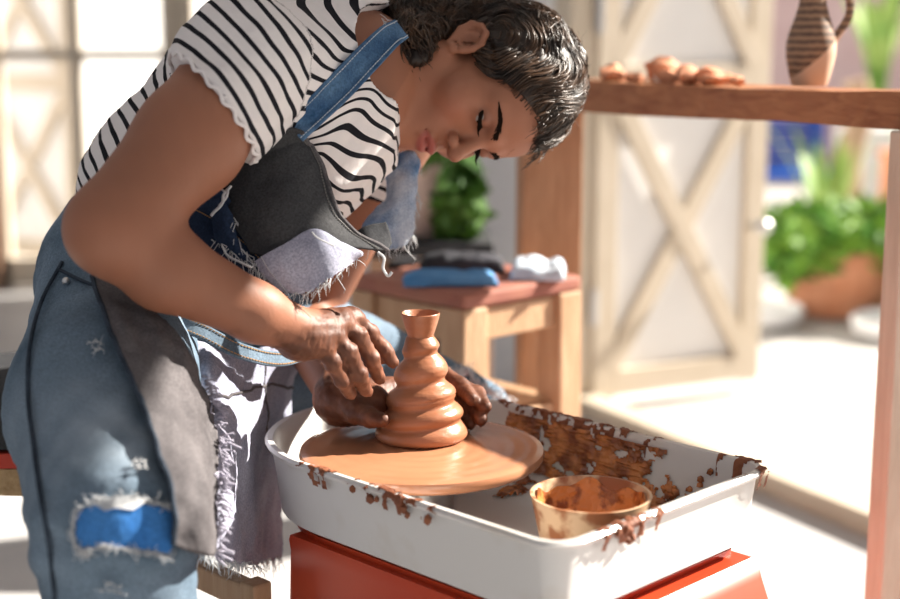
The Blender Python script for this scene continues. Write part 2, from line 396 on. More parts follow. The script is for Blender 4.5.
# bushy shrub in a terracotta trough
tx, ty = 1.50, 5.35
pl = empty('potted_shrub', (tx, ty, 0)); tag(pl, 'bushy green shrub spilling over a terracotta tub in the yard', 'plant')
MB().lathe([(.16,0),(.18,.02),(.22,.22),(.235,.225),(.24,.26),(.21,.26),(.20,.22)], (tx, ty, 0), 40).build('tub', M_terra, pl)
mb = MB()
for k, (dx, dz, rx, rz) in enumerate([(-.12,.30,.22,.11),(.18,.31,.26,.12),(.02,.33,.30,.09),(.30,.22,.14,.19),(.42,.26,.22,.17),(-.20,.27,.13,.14),(.55,.24,.2,.18)]):
    foliage(mb, (tx+dx, ty-.05, dz), (rx, .28, rz), 900, .055, k, .5)
o = mb.build('foliage', M_leaf, pl, auto=False)
mb = MB()
for k in range(7): mb.tube([(tx+.03*k-.1, ty, .2), (tx+.09*k-.28, ty-.02, .32)], .012, 6)
mb.build('stem', M_brown, pl)
# sword-leaved plant and trunk behind
def sword(name, c, n, h, lean, label, seed, wd=.05):
    root = empty(name, c); tag(root, label, 'plant'); r = np.random.default_rng(seed)
    for i in range(n):
        a = 6.28*i/n + r.uniform(-.3, .3); hh = h*r.uniform(.7, 1.05); l = lean*r.uniform(.4, 1.2); V = []; F = []
        for k in range(9):
            t = k/8; wv = wd*(.5+1.2*t)*(1-t**3)+.002; p = Vector(c)+Vector((math.cos(a)*l*hh*t**1.7, math.sin(a)*l*hh*t**1.7, hh*t*(1-.15*l*t))); sd = Vector((-math.sin(a), math.cos(a), 0))*wv/2
            V += [p-sd, p+Vector((0,0,-.004)), p+sd]
            if k: b = 3*k; F += [(b-3, b-2, b+1, b), (b-2, b-1, b+2, b+1)]
        MB().add(V, F).build('leaf', M_sword, root, auto=False)
    return root
sword('sword_plant', (1.67, 6.15, 0), 8, .85, .42, 'sword-leaved plant with yellow-green blades behind the shrub tub', 3, .07)
sword('sword_plant', (2.30, 6.75, 0), 9, .74, .28, 'sword-leaved plant right of the bare trunk', 5, .07)
sword('sword_plant', (2.21, 7.3, .62), 12, .85, .30, 'tall pale sword-leaved plant in the yard beyond the jug', 8, .09)
gbox('block_plinth', [((2.21, 7.3, .30), (.34, .34, .60))], M_wall, (2.21, 7.3, 0), 'grey block under the tall pale plant', 'plinth')
o = MB().tube(spline([(1.86,6.45,0),(1.84,6.45,.5),(1.88,6.46,.7),(1.85,6.46,.86)], 16), [.055]*16, 12).build('bare_trunk', wood('bark', (.30,.19,.12), (.48,.33,.22), 2), None, (1.86,6.45,0)); tag(o, 'bare brown trunk rising between the sword plants', 'trunk')
gbox('clay_planter', [((1.93, 5.75, .46), (.26, .24, .22)), ((1.93, 5.75, .58), (.29, .27, .03))], M_terra, (1.93, 5.75, .35), 'square orange planter at the right edge of the yard', 'planter')
gbox('planter_stand', [((1.93, 5.75, .172), (.24, .22, .345))], M_wall, (1.93, 5.75, 0), 'grey stand under the square orange planter', 'stand')
o = MB().lathe([(.10,0),(.15,.02),(.165,.06),(.15,.075),(.13,.05)], (1.16, 5.15, -.01), 32).build('pale_saucer', M_white, None, (1.16,5.15,-.01)); tag(o, 'white round saucer on the paving beside the open door', 'saucer')
o = MB().lathe([(.12,0),(.17,.02),(.18,.06),(.165,.075),(.14,.05)], (1.62, 4.92, -.01), 32).build('pale_saucer', M_white, None, (1.62,4.92,-.01)); tag(o, 'white round saucer on the paving below the shrub', 'saucer')

# ------------------------------------------------------------------ plank shelf with its posts, jug and shards
SA = np.array([.225, 2.19]); SD = np.array([.567, -.823]); SN = np.array([.823, .567]); ST = .963
def sp(t, o, z): p = SA+SD*t+SN*o; return (p[0], p[1], z)
sh = empty('plank_shelf', sp(.3, .07, 0)); tag(sh, 'thick brown plank shelf on a wide board and a slim post', 'shelf')
mb = MB(); n = 40; V = []; F = []
for i in range(n+1):
    t = -.17+1.0*i/n
    for (o, z) in ((0, ST-.0455), (0, ST), (.15, ST), (.15, ST-.0455)):
        j = .0025*math.sin(9*t+z*80)+.002*mnoise.noise((t*14, z*40, o*20)); V.append(sp(t, o+(j if o == 0 else 0), z+(j*.7)))
for i in range(n):
    for k in range(4): F.append((4*i+k, 4*i+(k+1)%4, 4*i+4+(k+1)%4, 4*i+4+k))
F += [(0, 1, 2, 3), (4*n, 4*n+1, 4*n+2, 4*n+3)]
MB().add(V, F).build('plank', mat('shelf_plank', (.235,.085,.035), .5, (.40,.175,.075), 10, 6, .3, 40, (2.2,2.2,9), ramp=(.3,.7), distort=.8), sh, smooth=False)
def post(t, o, wd, th, zt, m, nm='leg'):
    a = sp(t, o, 0); b = sp(t, o, zt); MB().bar(a, b, wd, th, (1, 0, 0), .003).build(nm, m, sh, smooth=False)
p0 = W(549, 200, 2.42); MB().bar((p0[0], p0[1], 0), (p0[0], p0[1], ST-.045), .108, .045, (.25, -.97, 0), .004).build('board', M_woodv, sh, smooth=False)
M_pale = wood('pale_post', (.55,.43,.33), (.66,.54,.43), 2)
p1 = W(886, 560, 1.79); MB().bar((p1[0], p1[1], 0), (p1[0], p1[1], ST-.045), .036, .036, (.3, -.95, 0), .003).build('leg', M_pale, sh, smooth=False)
MB().bar((p1[0], p1[1], .33), (p1[0]+.25, p1[1]+.02, .33), .03, .02).build('stretcher', M_stool, sh, smooth=False)
# jug
M_jug = bpy.data.materials.new('jug_glaze'); M_jug.use_nodes = True; nt = M_jug.node_tree; Lk = nt.links.new; b = nt.nodes['Principled BSDF']; b.inputs['Roughness'].default_value = .6
tc = nd(nt, 'ShaderNodeTexCoord'); sx = nd(nt, 'ShaderNodeSeparateXYZ'); Lk(tc.outputs['Object'], sx.inputs[0])
wv = nd(nt, 'ShaderNodeTexWave', bands_direction='Z'); wv.inputs['Scale'].default_value = 32; wv.inputs['Distortion'].default_value = 1.5; wv.inputs['Detail Scale'].default_value = 4; Lk(tc.outputs['Object'], wv.inputs[0])
r1 = nd(nt, 'ShaderNodeValToRGB'); r1.color_ramp.elements[0].color = (.09,.05,.035,1); r1.color_ramp.elements[1].color = (.36,.22,.13,1); Lk(wv.outputs['Color'], r1.inputs[0])
ad = nd(nt, 'ShaderNodeMath', operation='MULTIPLY_ADD'); Lk(sx.outputs['X'], ad.inputs[0]); ad.inputs[1].default_value = -.9; Lk(sx.outputs['Z'], ad.inputs[2])
gt = nd(nt, 'ShaderNodeMath', operation='GREATER_THAN'); gt.inputs[1].default_value = .035; Lk(ad.outputs[0], gt.inputs[0])
mxx = nd(nt, 'ShaderNodeMix', data_type='RGBA'); Lk(gt.outputs[0], mxx.inputs[0]); mxx.inputs[6].default_value = (.66,.46,.33,1); Lk(r1.outputs[0], mxx.inputs[7]); Lk(mxx.outputs[2], b.inputs['Base Color'])
jp = sp(.365, .07, ST+.0025)
jug = empty('clay_jug', jp); tag(jug, 'narrow-waisted brown and cream jug standing on the plank shelf', 'jug')
prof = [(.023,0),(.025,.004),(.0285,.018),(.033,.040),(.0335,.055),(.030,.072),(.023,.092),(.0185,.108),(.0175,.122),(.020,.138),(.023,.147),(.021,.149),(.016,.130),(.014,.11)]
MB().lathe([(r*1.0, z*1.0) for r, z in prof], jp, 40).build('body', M_jug, jug)
MB().tube(spline([(jp[0]+.016, jp[1], jp[2]+.128), (jp[0]+.044, jp[1], jp[2]+.125), (jp[0]+.050, jp[1], jp[2]+.095), (jp[0]+.030, jp[1], jp[2]+.060)], 16), .006, 8).build('handle', M_jug, jug)
# shards of fired clay along the plank
r = np.random.default_rng(4); spots = [(.035,.03),(.07,.05),(.10,.03),(.135,.05),(.165,.035),(.19,.06),(.205,.03),(.23,.05),(.25,.03),(.275,.06),(.09,.09),(.15,.10),(.22,.10),(.01,.06)]
hs = [.018,.012,.010,.012,.017,.012,.022,.02,.013,.011,.03,.012,.014,.022]
for i, (t, o) in enumerate(spots):
    Rr = Matrix.Rotation(r.uniform(0, 3), 3, 'Z') @ Matrix.Rotation(r.uniform(-.5, .5), 3, 'X')
    t -= .035; hs[i] *= .85; c = sp(t, o, ST+hs[i]*.72); ob = MB().blob(c, hs[i], (1.5, 1, .75), .5, i, 2, Rr).build('clay_shard', M_white if i in (3,) else M_terra, None, c)
    tag(ob, 'rough broken piece of terracotta lying on the plank shelf' if i != 3 else 'rough whitish lump lying among the terracotta pieces on the shelf', 'shard', 'clay pieces along the plank shelf')

# ------------------------------------------------------------------ stool beyond the wheel, with folded cloths
sc = W(466, 275, 2.21); SZ = W(465, 281, 2.15)[2]
st = empty('wooden_stool', (sc[0], sc[1], 0)); tag(st, 'blond wooden stool carrying folded cloths behind the wheel', 'stool')
ang = math.radians(43); h = .104
ca, sa = math.cos(ang), math.sin(ang)
def sq(u, v, z): return (sc[0]+u*ca-v*sa, sc[1]+u*sa+v*ca, z)
Rz = Matrix.Rotation(ang, 3, 'Z')
MB().box(sq(0, 0, SZ-.012), (2*h+.05, 2*h+.05, .024), Rz, .006).build('seat', mat('rust_seat', (.27,.095,.07), .7, (.36,.15,.10), 14), st, smooth=False)
for u in (-1, 1):
    for v in (-1, 1): MB().bar(sq(u*h*1.04, v*h*1.04, 0), sq(u*h, v*h, SZ-.024), .052, .052, (ca, sa, 0), .004).build('leg', M_stool, st, smooth=False)
for z, hh in ((SZ-.052, .05), (SZ-.21, .022)):
    for s in (-1, 1):
        MB().bar(sq(-h, s*h, z), sq(h, s*h, z), .03, hh).build('rail', M_stool, st, smooth=False)
        MB().bar(sq(s*h, -h, z), sq(s*h, h, z), .03, hh).build('rail', M_stool, st, smooth=False)
def cloth(name, c, rx, ry, hh, rot, m, label, seed, z):
    V = []; F = []; n = 26; R3 = Matrix.Rotation(rot, 3, 'Z')
    for s in (1, -1):
        for i in range(n+1):
            for j in range(n+1):
                u, v = 2*i/n-1, 2*j/n-1; e = max(0, 1-abs(u)**5)*max(0, 1-abs(v)**5)
                q = Vector((u*rx*(1+.08*mnoise.noise((v*2, seed, 0))), v*ry*(1+.08*mnoise.noise((u*2, seed, 3))), 0)); q = R3 @ q
                zz = hh*(e**.4)*(.75+.35*mnoise.noise((u*1.8, v*1.8, seed)))+.006 if s > 0 else .001
                V.append((c[0]+q.x, c[1]+q.y, z+zz))
    N = (n+1)**2
    for i in range(n):
        for j in range(n):
            a = i*(n+1)+j; F.append((a, a+1, a+n+2, a+n+1)); F.append((N+a, N+a+n+1, N+a+n+2, N+a+1))
    for i in range(n):
        for (a, b_) in ((i, i+1), (n*(n+1)+i, n*(n+1)+i+1), (i*(n+1), (i+1)*(n+1)), (i*(n+1)+n, (i+1)*(n+1)+n)): F.append((a, b_, N+b_, N+a))
    ob = MB().add(V, F).build(name, m, None, (c[0], c[1], z), auto=False); return tag(ob, label, 'cloth')
p = onz(450, 284, SZ); cloth('folded_cloth', p, .070, .031, .018, .05, mat('sky_cloth', (.06,.20,.42), .9, (.12,.30,.55), 20, bump=.3), 'bright blue folded cloth on the front of the stool', 2, SZ)
p = onz(462, 270, SZ); cloth('folded_cloth', p, .066, .038, .028, .0, mat('black_cloth', (.012,.013,.018), .8, (.03,.03,.04), 20, bump=.3), 'black folded cloth in the middle of the stool', 5, SZ)
p = onz(538, 276, SZ); cloth('folded_cloth', p, .042, .052, .026, -.1, mat('pale_cloth', (.42,.50,.60), .9, (.62,.68,.74), 20, bump=.3), 'pale grey-blue folded cloth on the right of the stool', 9, SZ)
# potted plant on a dark stand behind the stool
pp = W(422, 235, 3.0); ps = empty('plant_stand', (pp[0], pp[1], 0)); tag(ps, 'dark wooden stand behind the stool carrying a pale pot', 'stand')
MB().box((pp[0]+.02, pp[1], pp[2]-.015), (.26, .26, .03), None, .004).build('top', M_jblack, ps, smooth=False)
for sx_ in (-1, 1):
    for sy in (-1, 1): MB().box((pp[0]+.02+sx_*.11, pp[1]+sy*.11, (pp[2]-.03)/2), (.035, .035, pp[2]-.03), None, .003).build('leg', M_brown, ps, smooth=False)
MB().box((pp[0]+.02, pp[1], pp[2]-.22), (.2, .2, .3), None, .004).build('box', M_jblack, ps, smooth=False)
pp = pp+np.array([0, 0, .0015]); pt = empty('potted_plant', tuple(pp)); tag(pt, 'green leafy plant in a pale pot behind the stool', 'plant')
q = Vector(pp); MB().lathe([(.045,0),(.05,.005),(.068,.13),(.074,.135),(.074,.155),(.064,.155),(.06,.13)], q, 32).build('pot', mat('pale_pot', (.66,.52,.46), .8), pt)
mb = MB(); foliage(mb, q+Vector((.03,-.0,.2)), (.10,.1,.10), 260, .05, 1, .2); foliage(mb, q+Vector((.075,-.05,.07)), (.045,.05,.12), 260, .04, 2, .2); mb.build('foliage', M_leafd, pt, auto=False)
mb = MB(); [mb.tube([q+Vector((0,0,.12)), q+Vector((.02*k-.04,.0,.24))], .004, 5) for k in range(5)]; mb.build('stem', M_leafd, pt)

# ------------------------------------------------------------------ pottery wheel
TN = Vector((.095, 1.168, 0)); TA = Vector((-.70711, .70711, 0)); TB = Vector((.70711, .70711, 0)); PW, PL = .335, .35
def T(a, b, z): return TN + TA*a + TB*b + Vector((0, 0, z))
PZ0, PZ1 = .505, .586
def outline(off=0.0, ncor=8, nend=40, L0=0.0):
    rc_ = .028; pts = []
    for (ca_, cb_, a0) in ((rc_, rc_, 0), (rc_, PW-rc_, 1)):
        pass
    R_ = PW/2 - off
    for k in range(nend+1):                                   # rounded far end, from the front side round to the back side
        th = -math.pi/2 + math.pi*k/nend; pts.append((PL+R_*math.cos(th), PW/2+R_*math.sin(th)))
    for k in range(14): pts.append((PL-(PL-rc_-.001)*(k+1)/15, PW-off))
    r2 = max(rc_-off, .004)
    for k in range(ncor+1):
        th = math.pi/2 + (math.pi/2)*k/ncor; pts.append((rc_+r2*math.cos(th), PW-rc_+r2*math.sin(th)))
    for k in range(10): pts.append((off, PW-rc_-(PW-2*rc_)*(k+1)/11))
    for k in range(ncor+1):
        th = math.pi + (math.pi/2)*k/ncor; pts.append((rc_+r2*math.cos(th), rc_+r2*math.sin(th)))
    for k in range(14): pts.append((rc_+(PL-rc_)*(k+1)/15, off))
    return pts
def ring_loft(levels, cap0=True, cap1=True):
    mb = MB(); V = []; F = []; n = None
    for off, z in levels:
        o = outline(off); n = len(o); V += [T(a, b, z) for a, b in o]
    for i in range(len(levels)-1):
        for j in range(n): F.append((i*n+j, i*n+(j+1)%n, (i+1)*n+(j+1)%n, (i+1)*n+j))
    if cap0: F.append(tuple(range(n))[::-1])
    if cap1: F.append(tuple((len(levels)-1)*n+j for j in range(n)))
    return mb.add(V, F)
WC = Vector(W(422, 447, 1.55)); WZ = WC.z
wheel = empty('potters_wheel', tuple(T(.25, .168, 0))); tag(wheel, 'orange electric pottery wheel with a white splash pan under the clay tower', 'pottery wheel')
pan = ring_loft([(.016, PZ0), (.010, PZ0+.004), (.001, PZ1-.006), (-.005, PZ1-.004), (-.007, PZ1), (-.004, PZ1+.003), (.002, PZ1+.0025), (.006, PZ1-.004), (.015, PZ0+.012), (.024, PZ0+.007)]).build('splash_pan', M_pan, wheel)
# orange housing, flared towards the floor
def rect_loft(levels, nm, m):
    V = []; F = []
    for (a0, a1, b0, b1, z) in levels: V += [T(a0, b0, z), T(a0, b1, z), T(a1, b1, z), T(a1, b0, z)]
    for i in range(len(levels)-1):
        for j in range(4): F.append((4*i+j, 4*i+(j+1)%4, 4*i+4+(j+1)%4, 4*i+4+j))
    k = 4*(len(levels)-1); F += [(3, 2, 1, 0), (k, k+1, k+2, k+3)]
    me = MB().add(V, F).mesh(nm); bm = bmesh.new(); bm.from_mesh(me); bmesh.ops.bevel(bm, geom=[e for e in bm.edges if abs((e.verts[0].co-e.verts[1].co).z) > .02], offset=.012, segments=3, profile=.5, affect='EDGES'); bm.to_mesh(me); bm.free()
    o = link(nm, me, m, wheel); sharp(o, .5); return o
rect_loft([(-.15, .42, .012, .325, .06), (-.085, .412, .014, .322, .30), (-.012, .405, .016, .32, .475), (.004, .40, .018, .318, .492)], 'housing', M_orange)
MB().add([T(a, b, .4985) for a, b in outline(.030)]+[T(a, b, .5055) for a, b in outline(.022)], [tuple(range(len(outline())))[::-1], tuple(len(outline())+j for j in range(len(outline())))]+[(j, (j+1)%len(outline()), len(outline())+(j+1)%len(outline()), len(outline())+j) for j in range(len(outline()))]).build('gasket', mat('dark_rubber', (.06,.02,.015), .7), wheel, smooth=False)
MB().add([T(a, b, .490) for a, b in outline(.026)]+[T(a, b, .4985) for a, b in outline(.024)], [tuple(range(len(outline())))[::-1], tuple(len(outline())+j for j in range(len(outline())))]+[(j, (j+1)%len(outline()), len(outline())+(j+1)%len(outline()), len(outline())+j) for j in range(len(outline()))]).build('top_plate', M_orange, wheel, smooth=False)
for a in (-.13, .39):
    for b in (.05, .28): MB().lathe([(.02,0),(.024,.003),(.022,.062)], T(a, b, 0), 16).build('foot', M_jblack, wheel)
# turntable
M_head = mat('wet_wheel_head', (.45,.195,.10), .2, (.52,.24,.128), 10, 3, .06, 30, spec=.6, coat=.3)
rings = [(0, 0)]
prof = [(.03, -.05), (.03, -.014), (.126, -.014), (.131, -.010), (.1325, -.005), (.131, -.0008), (.127, 0)]
for k in range(22): rr = .124-k*.0052; prof.append((rr, .0003*math.sin(k*1.7)+.0006))
prof.append((.008, .0006))
MB().lathe([(q_[0]*1.025, q_[1]) for q_ in prof], WC, 96).build('wheel_head', M_head, wheel)
MB().lathe([(.035, PZ0+.006-WZ), (.035, -.03), (.028, -.03)], WC, 24).build('shaft', M_metal, wheel)

# splashed slip: ragged thick films on the pan
def film(name, f, us, vs, mask, th, m, parent, seed=0):
    nu, nv = len(us), len(vs); keep = {}; V = []; F = []
    for i, u in enumerate(us):
        for j, v in enumerate(vs):
            k = mask(u, v)
            if k > 0: keep[i, j] = len(V); V.append(f(u, v, th*min(1, k*2.2)*(1+.5*mnoise.noise((u*60, v*60, seed)))))
    for i in range(nu-1):
        for j in range(nv-1):
            q = [(i, j), (i+1, j), (i+1, j+1), (i, j+1)]
            if all(x in keep for x in q): F.append(tuple(keep[x] for x in q))
    used = {k for f_ in F for k in f_}; remap = {}; V2 = []
    for k in sorted(used): remap[k] = len(V2); V2.append(V[k])
    return MB().add(V2, [tuple(remap[k] for k in f_) for f_ in F])
def nz(u, v, s, seed): return mnoise.noise((u*s, v*s, seed)) + .5*mnoise.noise((u*s*2.3, v*s*2.3, seed+5)) + .3*mnoise.noise((u*s*5, v*s*5, seed+9))
def backwall(u, v, h): zz = PZ0+.012+v*(PZ1-.004-PZ0-.012); off = .015+(.006-.015)*v; return T(u, PW-off-h-.0005, zz)
b1 = film('s', backwall, np.linspace(.08, .36, 150), np.linspace(0, 1.0, 44), lambda u, v: .50-2.2*max(0, (.16-u))/.08*(.15+v*.5)+nz(u, v*.08, 42, 1)*.9-.06, .005, None, None, 1)
def pfloor(u, v, h): return T(u, v, PZ0+.0075+h)
b2 = film('s', pfloor, np.linspace(.03, .36, 110), np.linspace(.20, .318, 44), lambda u, v: .1-(.31-v)*5+nz(u, v, 30, 7)*.9-max(0, .14-u)*6, .006, None, None, 2)
spl = MB(); spl.add(b1.v, b1.f); spl.add(b2.v, b2.f); r = np.random.default_rng(11)
for k in range(46):
    u = r.uniform(.055, .22); v = abs(r.normal(.35, .22)); v = min(v, .85); spl.blob(backwall(u, v, .001), r.uniform(.0022, .0058), (1, 1, 1), .3, k, 1)
for k in range(26): spl.blob(pfloor(r.uniform(.08, .2), r.uniform(.24, .31), .002), r.uniform(.003, .009), (1, 1, .7), .4, k, 1)
spl.build('clay_splash', M_slip, pan)
def rimf(b_of):                                             # smears lying over the rolled rim
    def f(u, v, h):
        prof = [(-.0025, PZ1-.018), (-.0062, PZ1-.004), (-.0074, PZ1), (-.004, PZ1+.0032), (.002, PZ1+.003), (.0055, PZ1-.003), (.008, PZ1-.02)]
        t = v*(len(prof)-1); i = min(int(t), len(prof)-2); t -= i; off = prof[i][0]*(1-t)+prof[i+1][0]*t; z = prof[i][1]*(1-t)+prof[i+1][1]*t
        return b_of(u, off, z, h)
    return f
M_smear = mat('dried_slip', (.25,.085,.035), .6, (.16,.05,.022), 40, 5, .3, 200)
fb = rimf(lambda u, off, z, h: T(u, off-(h if off < 0 else -h), z+h))
fbk = rimf(lambda u, off, z, h: T(u, PW-off+(h if off < 0 else -h), z+h))
frt = rimf(lambda u, off, z, h: T(off-(h if off < 0 else -h), u, z+h))
r = np.random.default_rng(3)
for f, a0, a1, ctr, wd, sd in ((fb, .12, .30, .205, .045, 3), (fbk, .13, .40, .26, .13, 4), (fbk, .012, .06, .03, .03, 5), (frt, .05, .16, .10, .05, 6), (frt, .29, .325, .33, .03, 8), (fb, .30, .36, .33, .03, 9)):
    x = film('s', f, np.linspace(a0, a1, int((a1-a0)/.0016)), np.linspace(0, 1, 26), lambda u, v: .42-abs(u-ctr)/wd*.5-.55*abs(v-.55)+nz(u*1.0, v*.03, 75, sd)*.85, .0016, None, None, sd); sm = MB().add(x.v, x.f)
    if sd == 3:
        for k in range(9): sm.blob(fb(r.normal(.2, .02), r.uniform(0, .35), .001), r.uniform(.002, .0055), (1, 1, 1.2), .4, k, 1)
    if sd == 6:
        for k in range(7): sm.blob(frt(r.normal(.1, .015), r.uniform(0, .3), .001), r.uniform(.002, .005), (1, 1, 1.2), .4, k, 1)
    sm.build('clay_smear', M_smear, pan)

# slip bowl standing in the pan
bp_ = onz(591, 495, PZ1-.005); BC = Vector((bp_[0], bp_[1], PZ0+.0076)); br = .0605; bh = .070
bowl = empty('slip_bowl', tuple(BC)); tag(bowl, 'small cream bowl smeared with orange slip inside the splash pan', 'bowl')
MB().lathe([(.040, 0), (.044, .001), (.052, .03), (br-.001, bh-.002), (br, bh), (br-.003, bh), (br-.006, bh-.006), (.047, .03), (.038, .012), (.01, .012)], BC, 64).build('bowl_body', mat('slip_stained_cream', (.62,.42,.26), .4, (.30,.11,.045), 22, 6, ramp=(.46,.54)), bowl)
MB().lathe([(.0362, .0125), (.0485, .034), (br-.0064, bh-.006), (br-.0074, bh-.006), (.047, .034), (.036, .0145), (.004, .0145)], BC, 64, lambda rr, zz, a: (rr, zz+(.004*math.sin(5*a)+.003*math.sin(9*a+1) if zz > .05 else 0))).build('slip', mat('bowl_slip', (.62,.25,.075), .25, (.24,.07,.02), 55, 5, .3, 120, spec=.6, ramp=(.48,.60)), bowl)

# the clay on the wheel: a tower of thrown ridges with a little cup on top
TC = Vector(onz(421, 438, WZ)); TC.z = WZ+.0018
key = [(0,.050),(.002,.0525),(.006,.0530),(.011,.0505),(.0145,.0462),(.017,.0458),(.021,.0480),(.026,.0475),(.031,.0435),(.034,.0392),(.037,.0385),(.041,.0397),(.0435,.0392),(.0455,.0397),(.050,.0375),(.054,.0325),(.0575,.0285),(.061,.0278),(.066,.0302),(.072,.0305),(.078,.0280),(.083,.0235),(.0865,.0196),(.0895,.0190),(.0945,.0212),(.098,.0208),(.104,.0180),(.108,.0152)]
zz = np.linspace(0, .108*1.075, 90); kp = np.array(key)*[1.075, .985]; ks = spline(kp, 400); rr = np.interp(zz, ks[:, 0], ks[:, 1])
def swirl(r_, z_, a):
    k = sstep(.004, .02, np.array(z_))*(1-sstep(.104, .116, np.array(z_))); z2 = z_ - .0042*math.cos(a+.35)*float(k); R_ = float(np.interp(z2, zz, rr)); return R_*(1+.012*math.sin(a*1+z_*260)), z_
vessel = empty('clay_tower', tuple(TC)); tag(vessel, 'ridged tower of wet brown clay tapering to a little cup on the wheel', 'clay')
MB().lathe(list(zip(rr, zz)), TC, 80, swirl).build('tower_body', M_clay, vessel)
MB().lathe([(.0140,.1135),(.0148,.118),(.0180,.128),(.0208,.1375),(.0216,.1420),(.0208,.1428),(.0192,.141),(.0150,.130),(.0105,.122),(.003,.1205)], TC, 56).build('cup', M_clay, vessel)

# ------------------------------------------------------------------ the potter
def N3(v): v = np.array(v, float); return v/np.linalg.norm(v)
PHI = math.radians(32); TIL = math.radians(-3); HS = .0093
HO = W(484, 87, 1.66)
c2w = lambda x, y, z: RT*x + UP*y - FW*z                       # camera-space direction (z towards the lens)
F0 = np.array([0, -math.cos(PHI), math.sin(PHI)]); R0 = np.array([0, math.sin(PHI), math.cos(PHI)]); U0 = np.array([1.0, 0, 0])
ct, stl = math.cos(TIL), math.sin(TIL)
rotz = lambda v: np.array([v[0]*ct-v[1]*stl, v[0]*stl+v[1]*ct, v[2]])
HR, HF, HU = [c2w(*rotz(v)) for v in (R0, F0, U0)]
HA = np.stack([HR, HF, HU])                                     # rows: right, forward, up
def H(r, f, u): return HO + HS*(r*HR+f*HF+u*HU)
SH_R = W(245, 66, 1.45); SH_L = W(398, 128, 1.77)
EL_R = W(113, 229, 1.32); WR_R = W(303, 333, 1.435)
EL_L = W(302, 318, 1.84); WR_L = W(342, 400, 1.60)
PELV = W(165, 268, 1.66); WAIST = W(190, 200, 1.64); CHEST = W(285, 108, 1.60); UPCH = W(335, 82, 1.61)

def torso(F, g=0.0):
    F.cone(PELV, WAIST, .100+g, .110+g, .04); F.cone(WAIST, CHEST, .110+g, .124+g, .05); F.cone(CHEST, UPCH, .122+g, .085+g, .05)
    F.cone(UPCH, SH_R, .08+g, .056+g, .05); F.cone(UPCH, SH_L, .08+g, .056+g, .05)
    return F
skin = Field()
torso(skin, -.012)
skin.cone(W(345, 74, 1.615), H(0, -2.6, -4.5), .060, .052, .03)
skin.cone(SH_R, W(190, 140, 1.375), .053, .0515, .02).cone(W(190, 140, 1.375), EL_R, .0515, .043, .02)
skin.cone(EL_R, W(165, 268, 1.35), .041, .0395, .02).cone(W(165, 268, 1.35), W(255, 312, 1.40), .0395, .029, .015).cone(W(255, 312, 1.40), WR_R, .029, .0235, .012)
skin.cone(SH_L, EL_L, .05, .042, .02); skin.cone(EL_L, WR_L, .042, .025, .02)
# head
def hc(a, b, ra, rb, k=.8, op=1): skin.cone(H(*a), H(*b), ra*HS, rb*HS, k*HS, op)
def he(c, r, k=.8, op=1, A=None): skin.ell(H(*c), HA if A is None else A, np.array(r)*HS, k*HS, op)
he((0, -1.2, 2.6), (7.3, 9.4, 8.2), .5)
he((0, 2.8, -2.6), (6.3, 6.0, 7.2), 2.0)
he((0, 4.6, 3.6), (5.8, 4.4, 5.0), 2.0)
for s in (-1, 1):
    hc((s*6.1, .2, -5.4), (s*2.2, 6.9, -9.7), 1.55, 1.5, 1.8)
    he((s*4.2, 5.6, -3.2), (2.4, 2.4, 2.6), 1.8)
    hc((s*1.2, 8.4, 1.5), (s*4.6, 6.5, 1.6), .95, .9, 1.4)
he((0, 7.2, -6.8), (3.4, 2.6, 3.4), 1.6)
he((0, 7.9, -9.7), (1.9, 1.75, 1.5), 1.3)
hc((0, 8.1, .9), (0, 10.5, -2.8), .75, .92, 1.0)
he((0, 11.1, -3.25), (.95, 1.0, .85), .7)
for s in (-1, 1):
    he((s*1.3, 9.75, -3.6), (.75, 1.05, .75), .38)
    he((s*3.2, 9.3, .1), (1.85, 1.45, 1.1), .9, -1)
    he((s*.75, 10.2, -4.35), (.42, .62, .42), .2, -1)
for s in (-1, 1):
    he((s*3.1, 7.25, .25), (1.42, 1.32, 1.32), .25)                  # lidded eye
    hc((s*1.7, 8.05, -.10), (s*3.1, 8.62, -.22), .10, .14, .1, -1); hc((s*3.1, 8.62, -.22), (s*4.4, 7.65, -.02), .14, .08, .1, -1)
he((0, 9.35, -6.2), (2.3, .98, .64), .42); he((0, 9.15, -7.4), (2.0, 1.0, .76), .42)
hc((-.55, 9.95, -5.95), (.55, 9.95, -5.95), .38, .38, .35)
hc((-2.3, 8.6, -6.95), (0, 10.3, -6.78), .12, .22, .2, -1); hc((2.3, 8.7, -6.95), (0, 10.3, -6.78), .12, .22, .2, -1)
hc((0, 9.75, -4.9), (0, 9.75, -5.5), .25, .22, .4, -1)
for s in (-1, 1):                                                    # ears
    rim = [(7.5, .9, -4.2), (7.8, 1.0, -3.0), (8.0, .9, -1.7), (8.25, .2, -.7), (8.5, -1.2, -.2), (8.6, -2.3, -.8), (8.5, -2.8, -2.0), (8.15, -2.1, -3.4), (7.7, -.5, -4.5)]
    rim = [(s*a, b, c) for a, b, c in rim]
    for i in range(len(rim)-1): hc(rim[i], rim[i+1], .42, .42, .3)
    he((s*7.85, -.9, -2.1), (.45, 1.7, 1.9), .4); hc((s*7.7, .5, -4.3), (s*7.6, .1, -4.8), .6, .5, .4); he((s*8.55, -.3, -2.3), (.95, .85, 1.15), .25, -1); hc((s*8.0, -1.6, -1.2), (s*8.05, -1.5, -2.8), .3, .25, .3); hc((s*7.6, 1.0, -2.4), (s*7.75, .95, -2.9), .35, .35, .3)
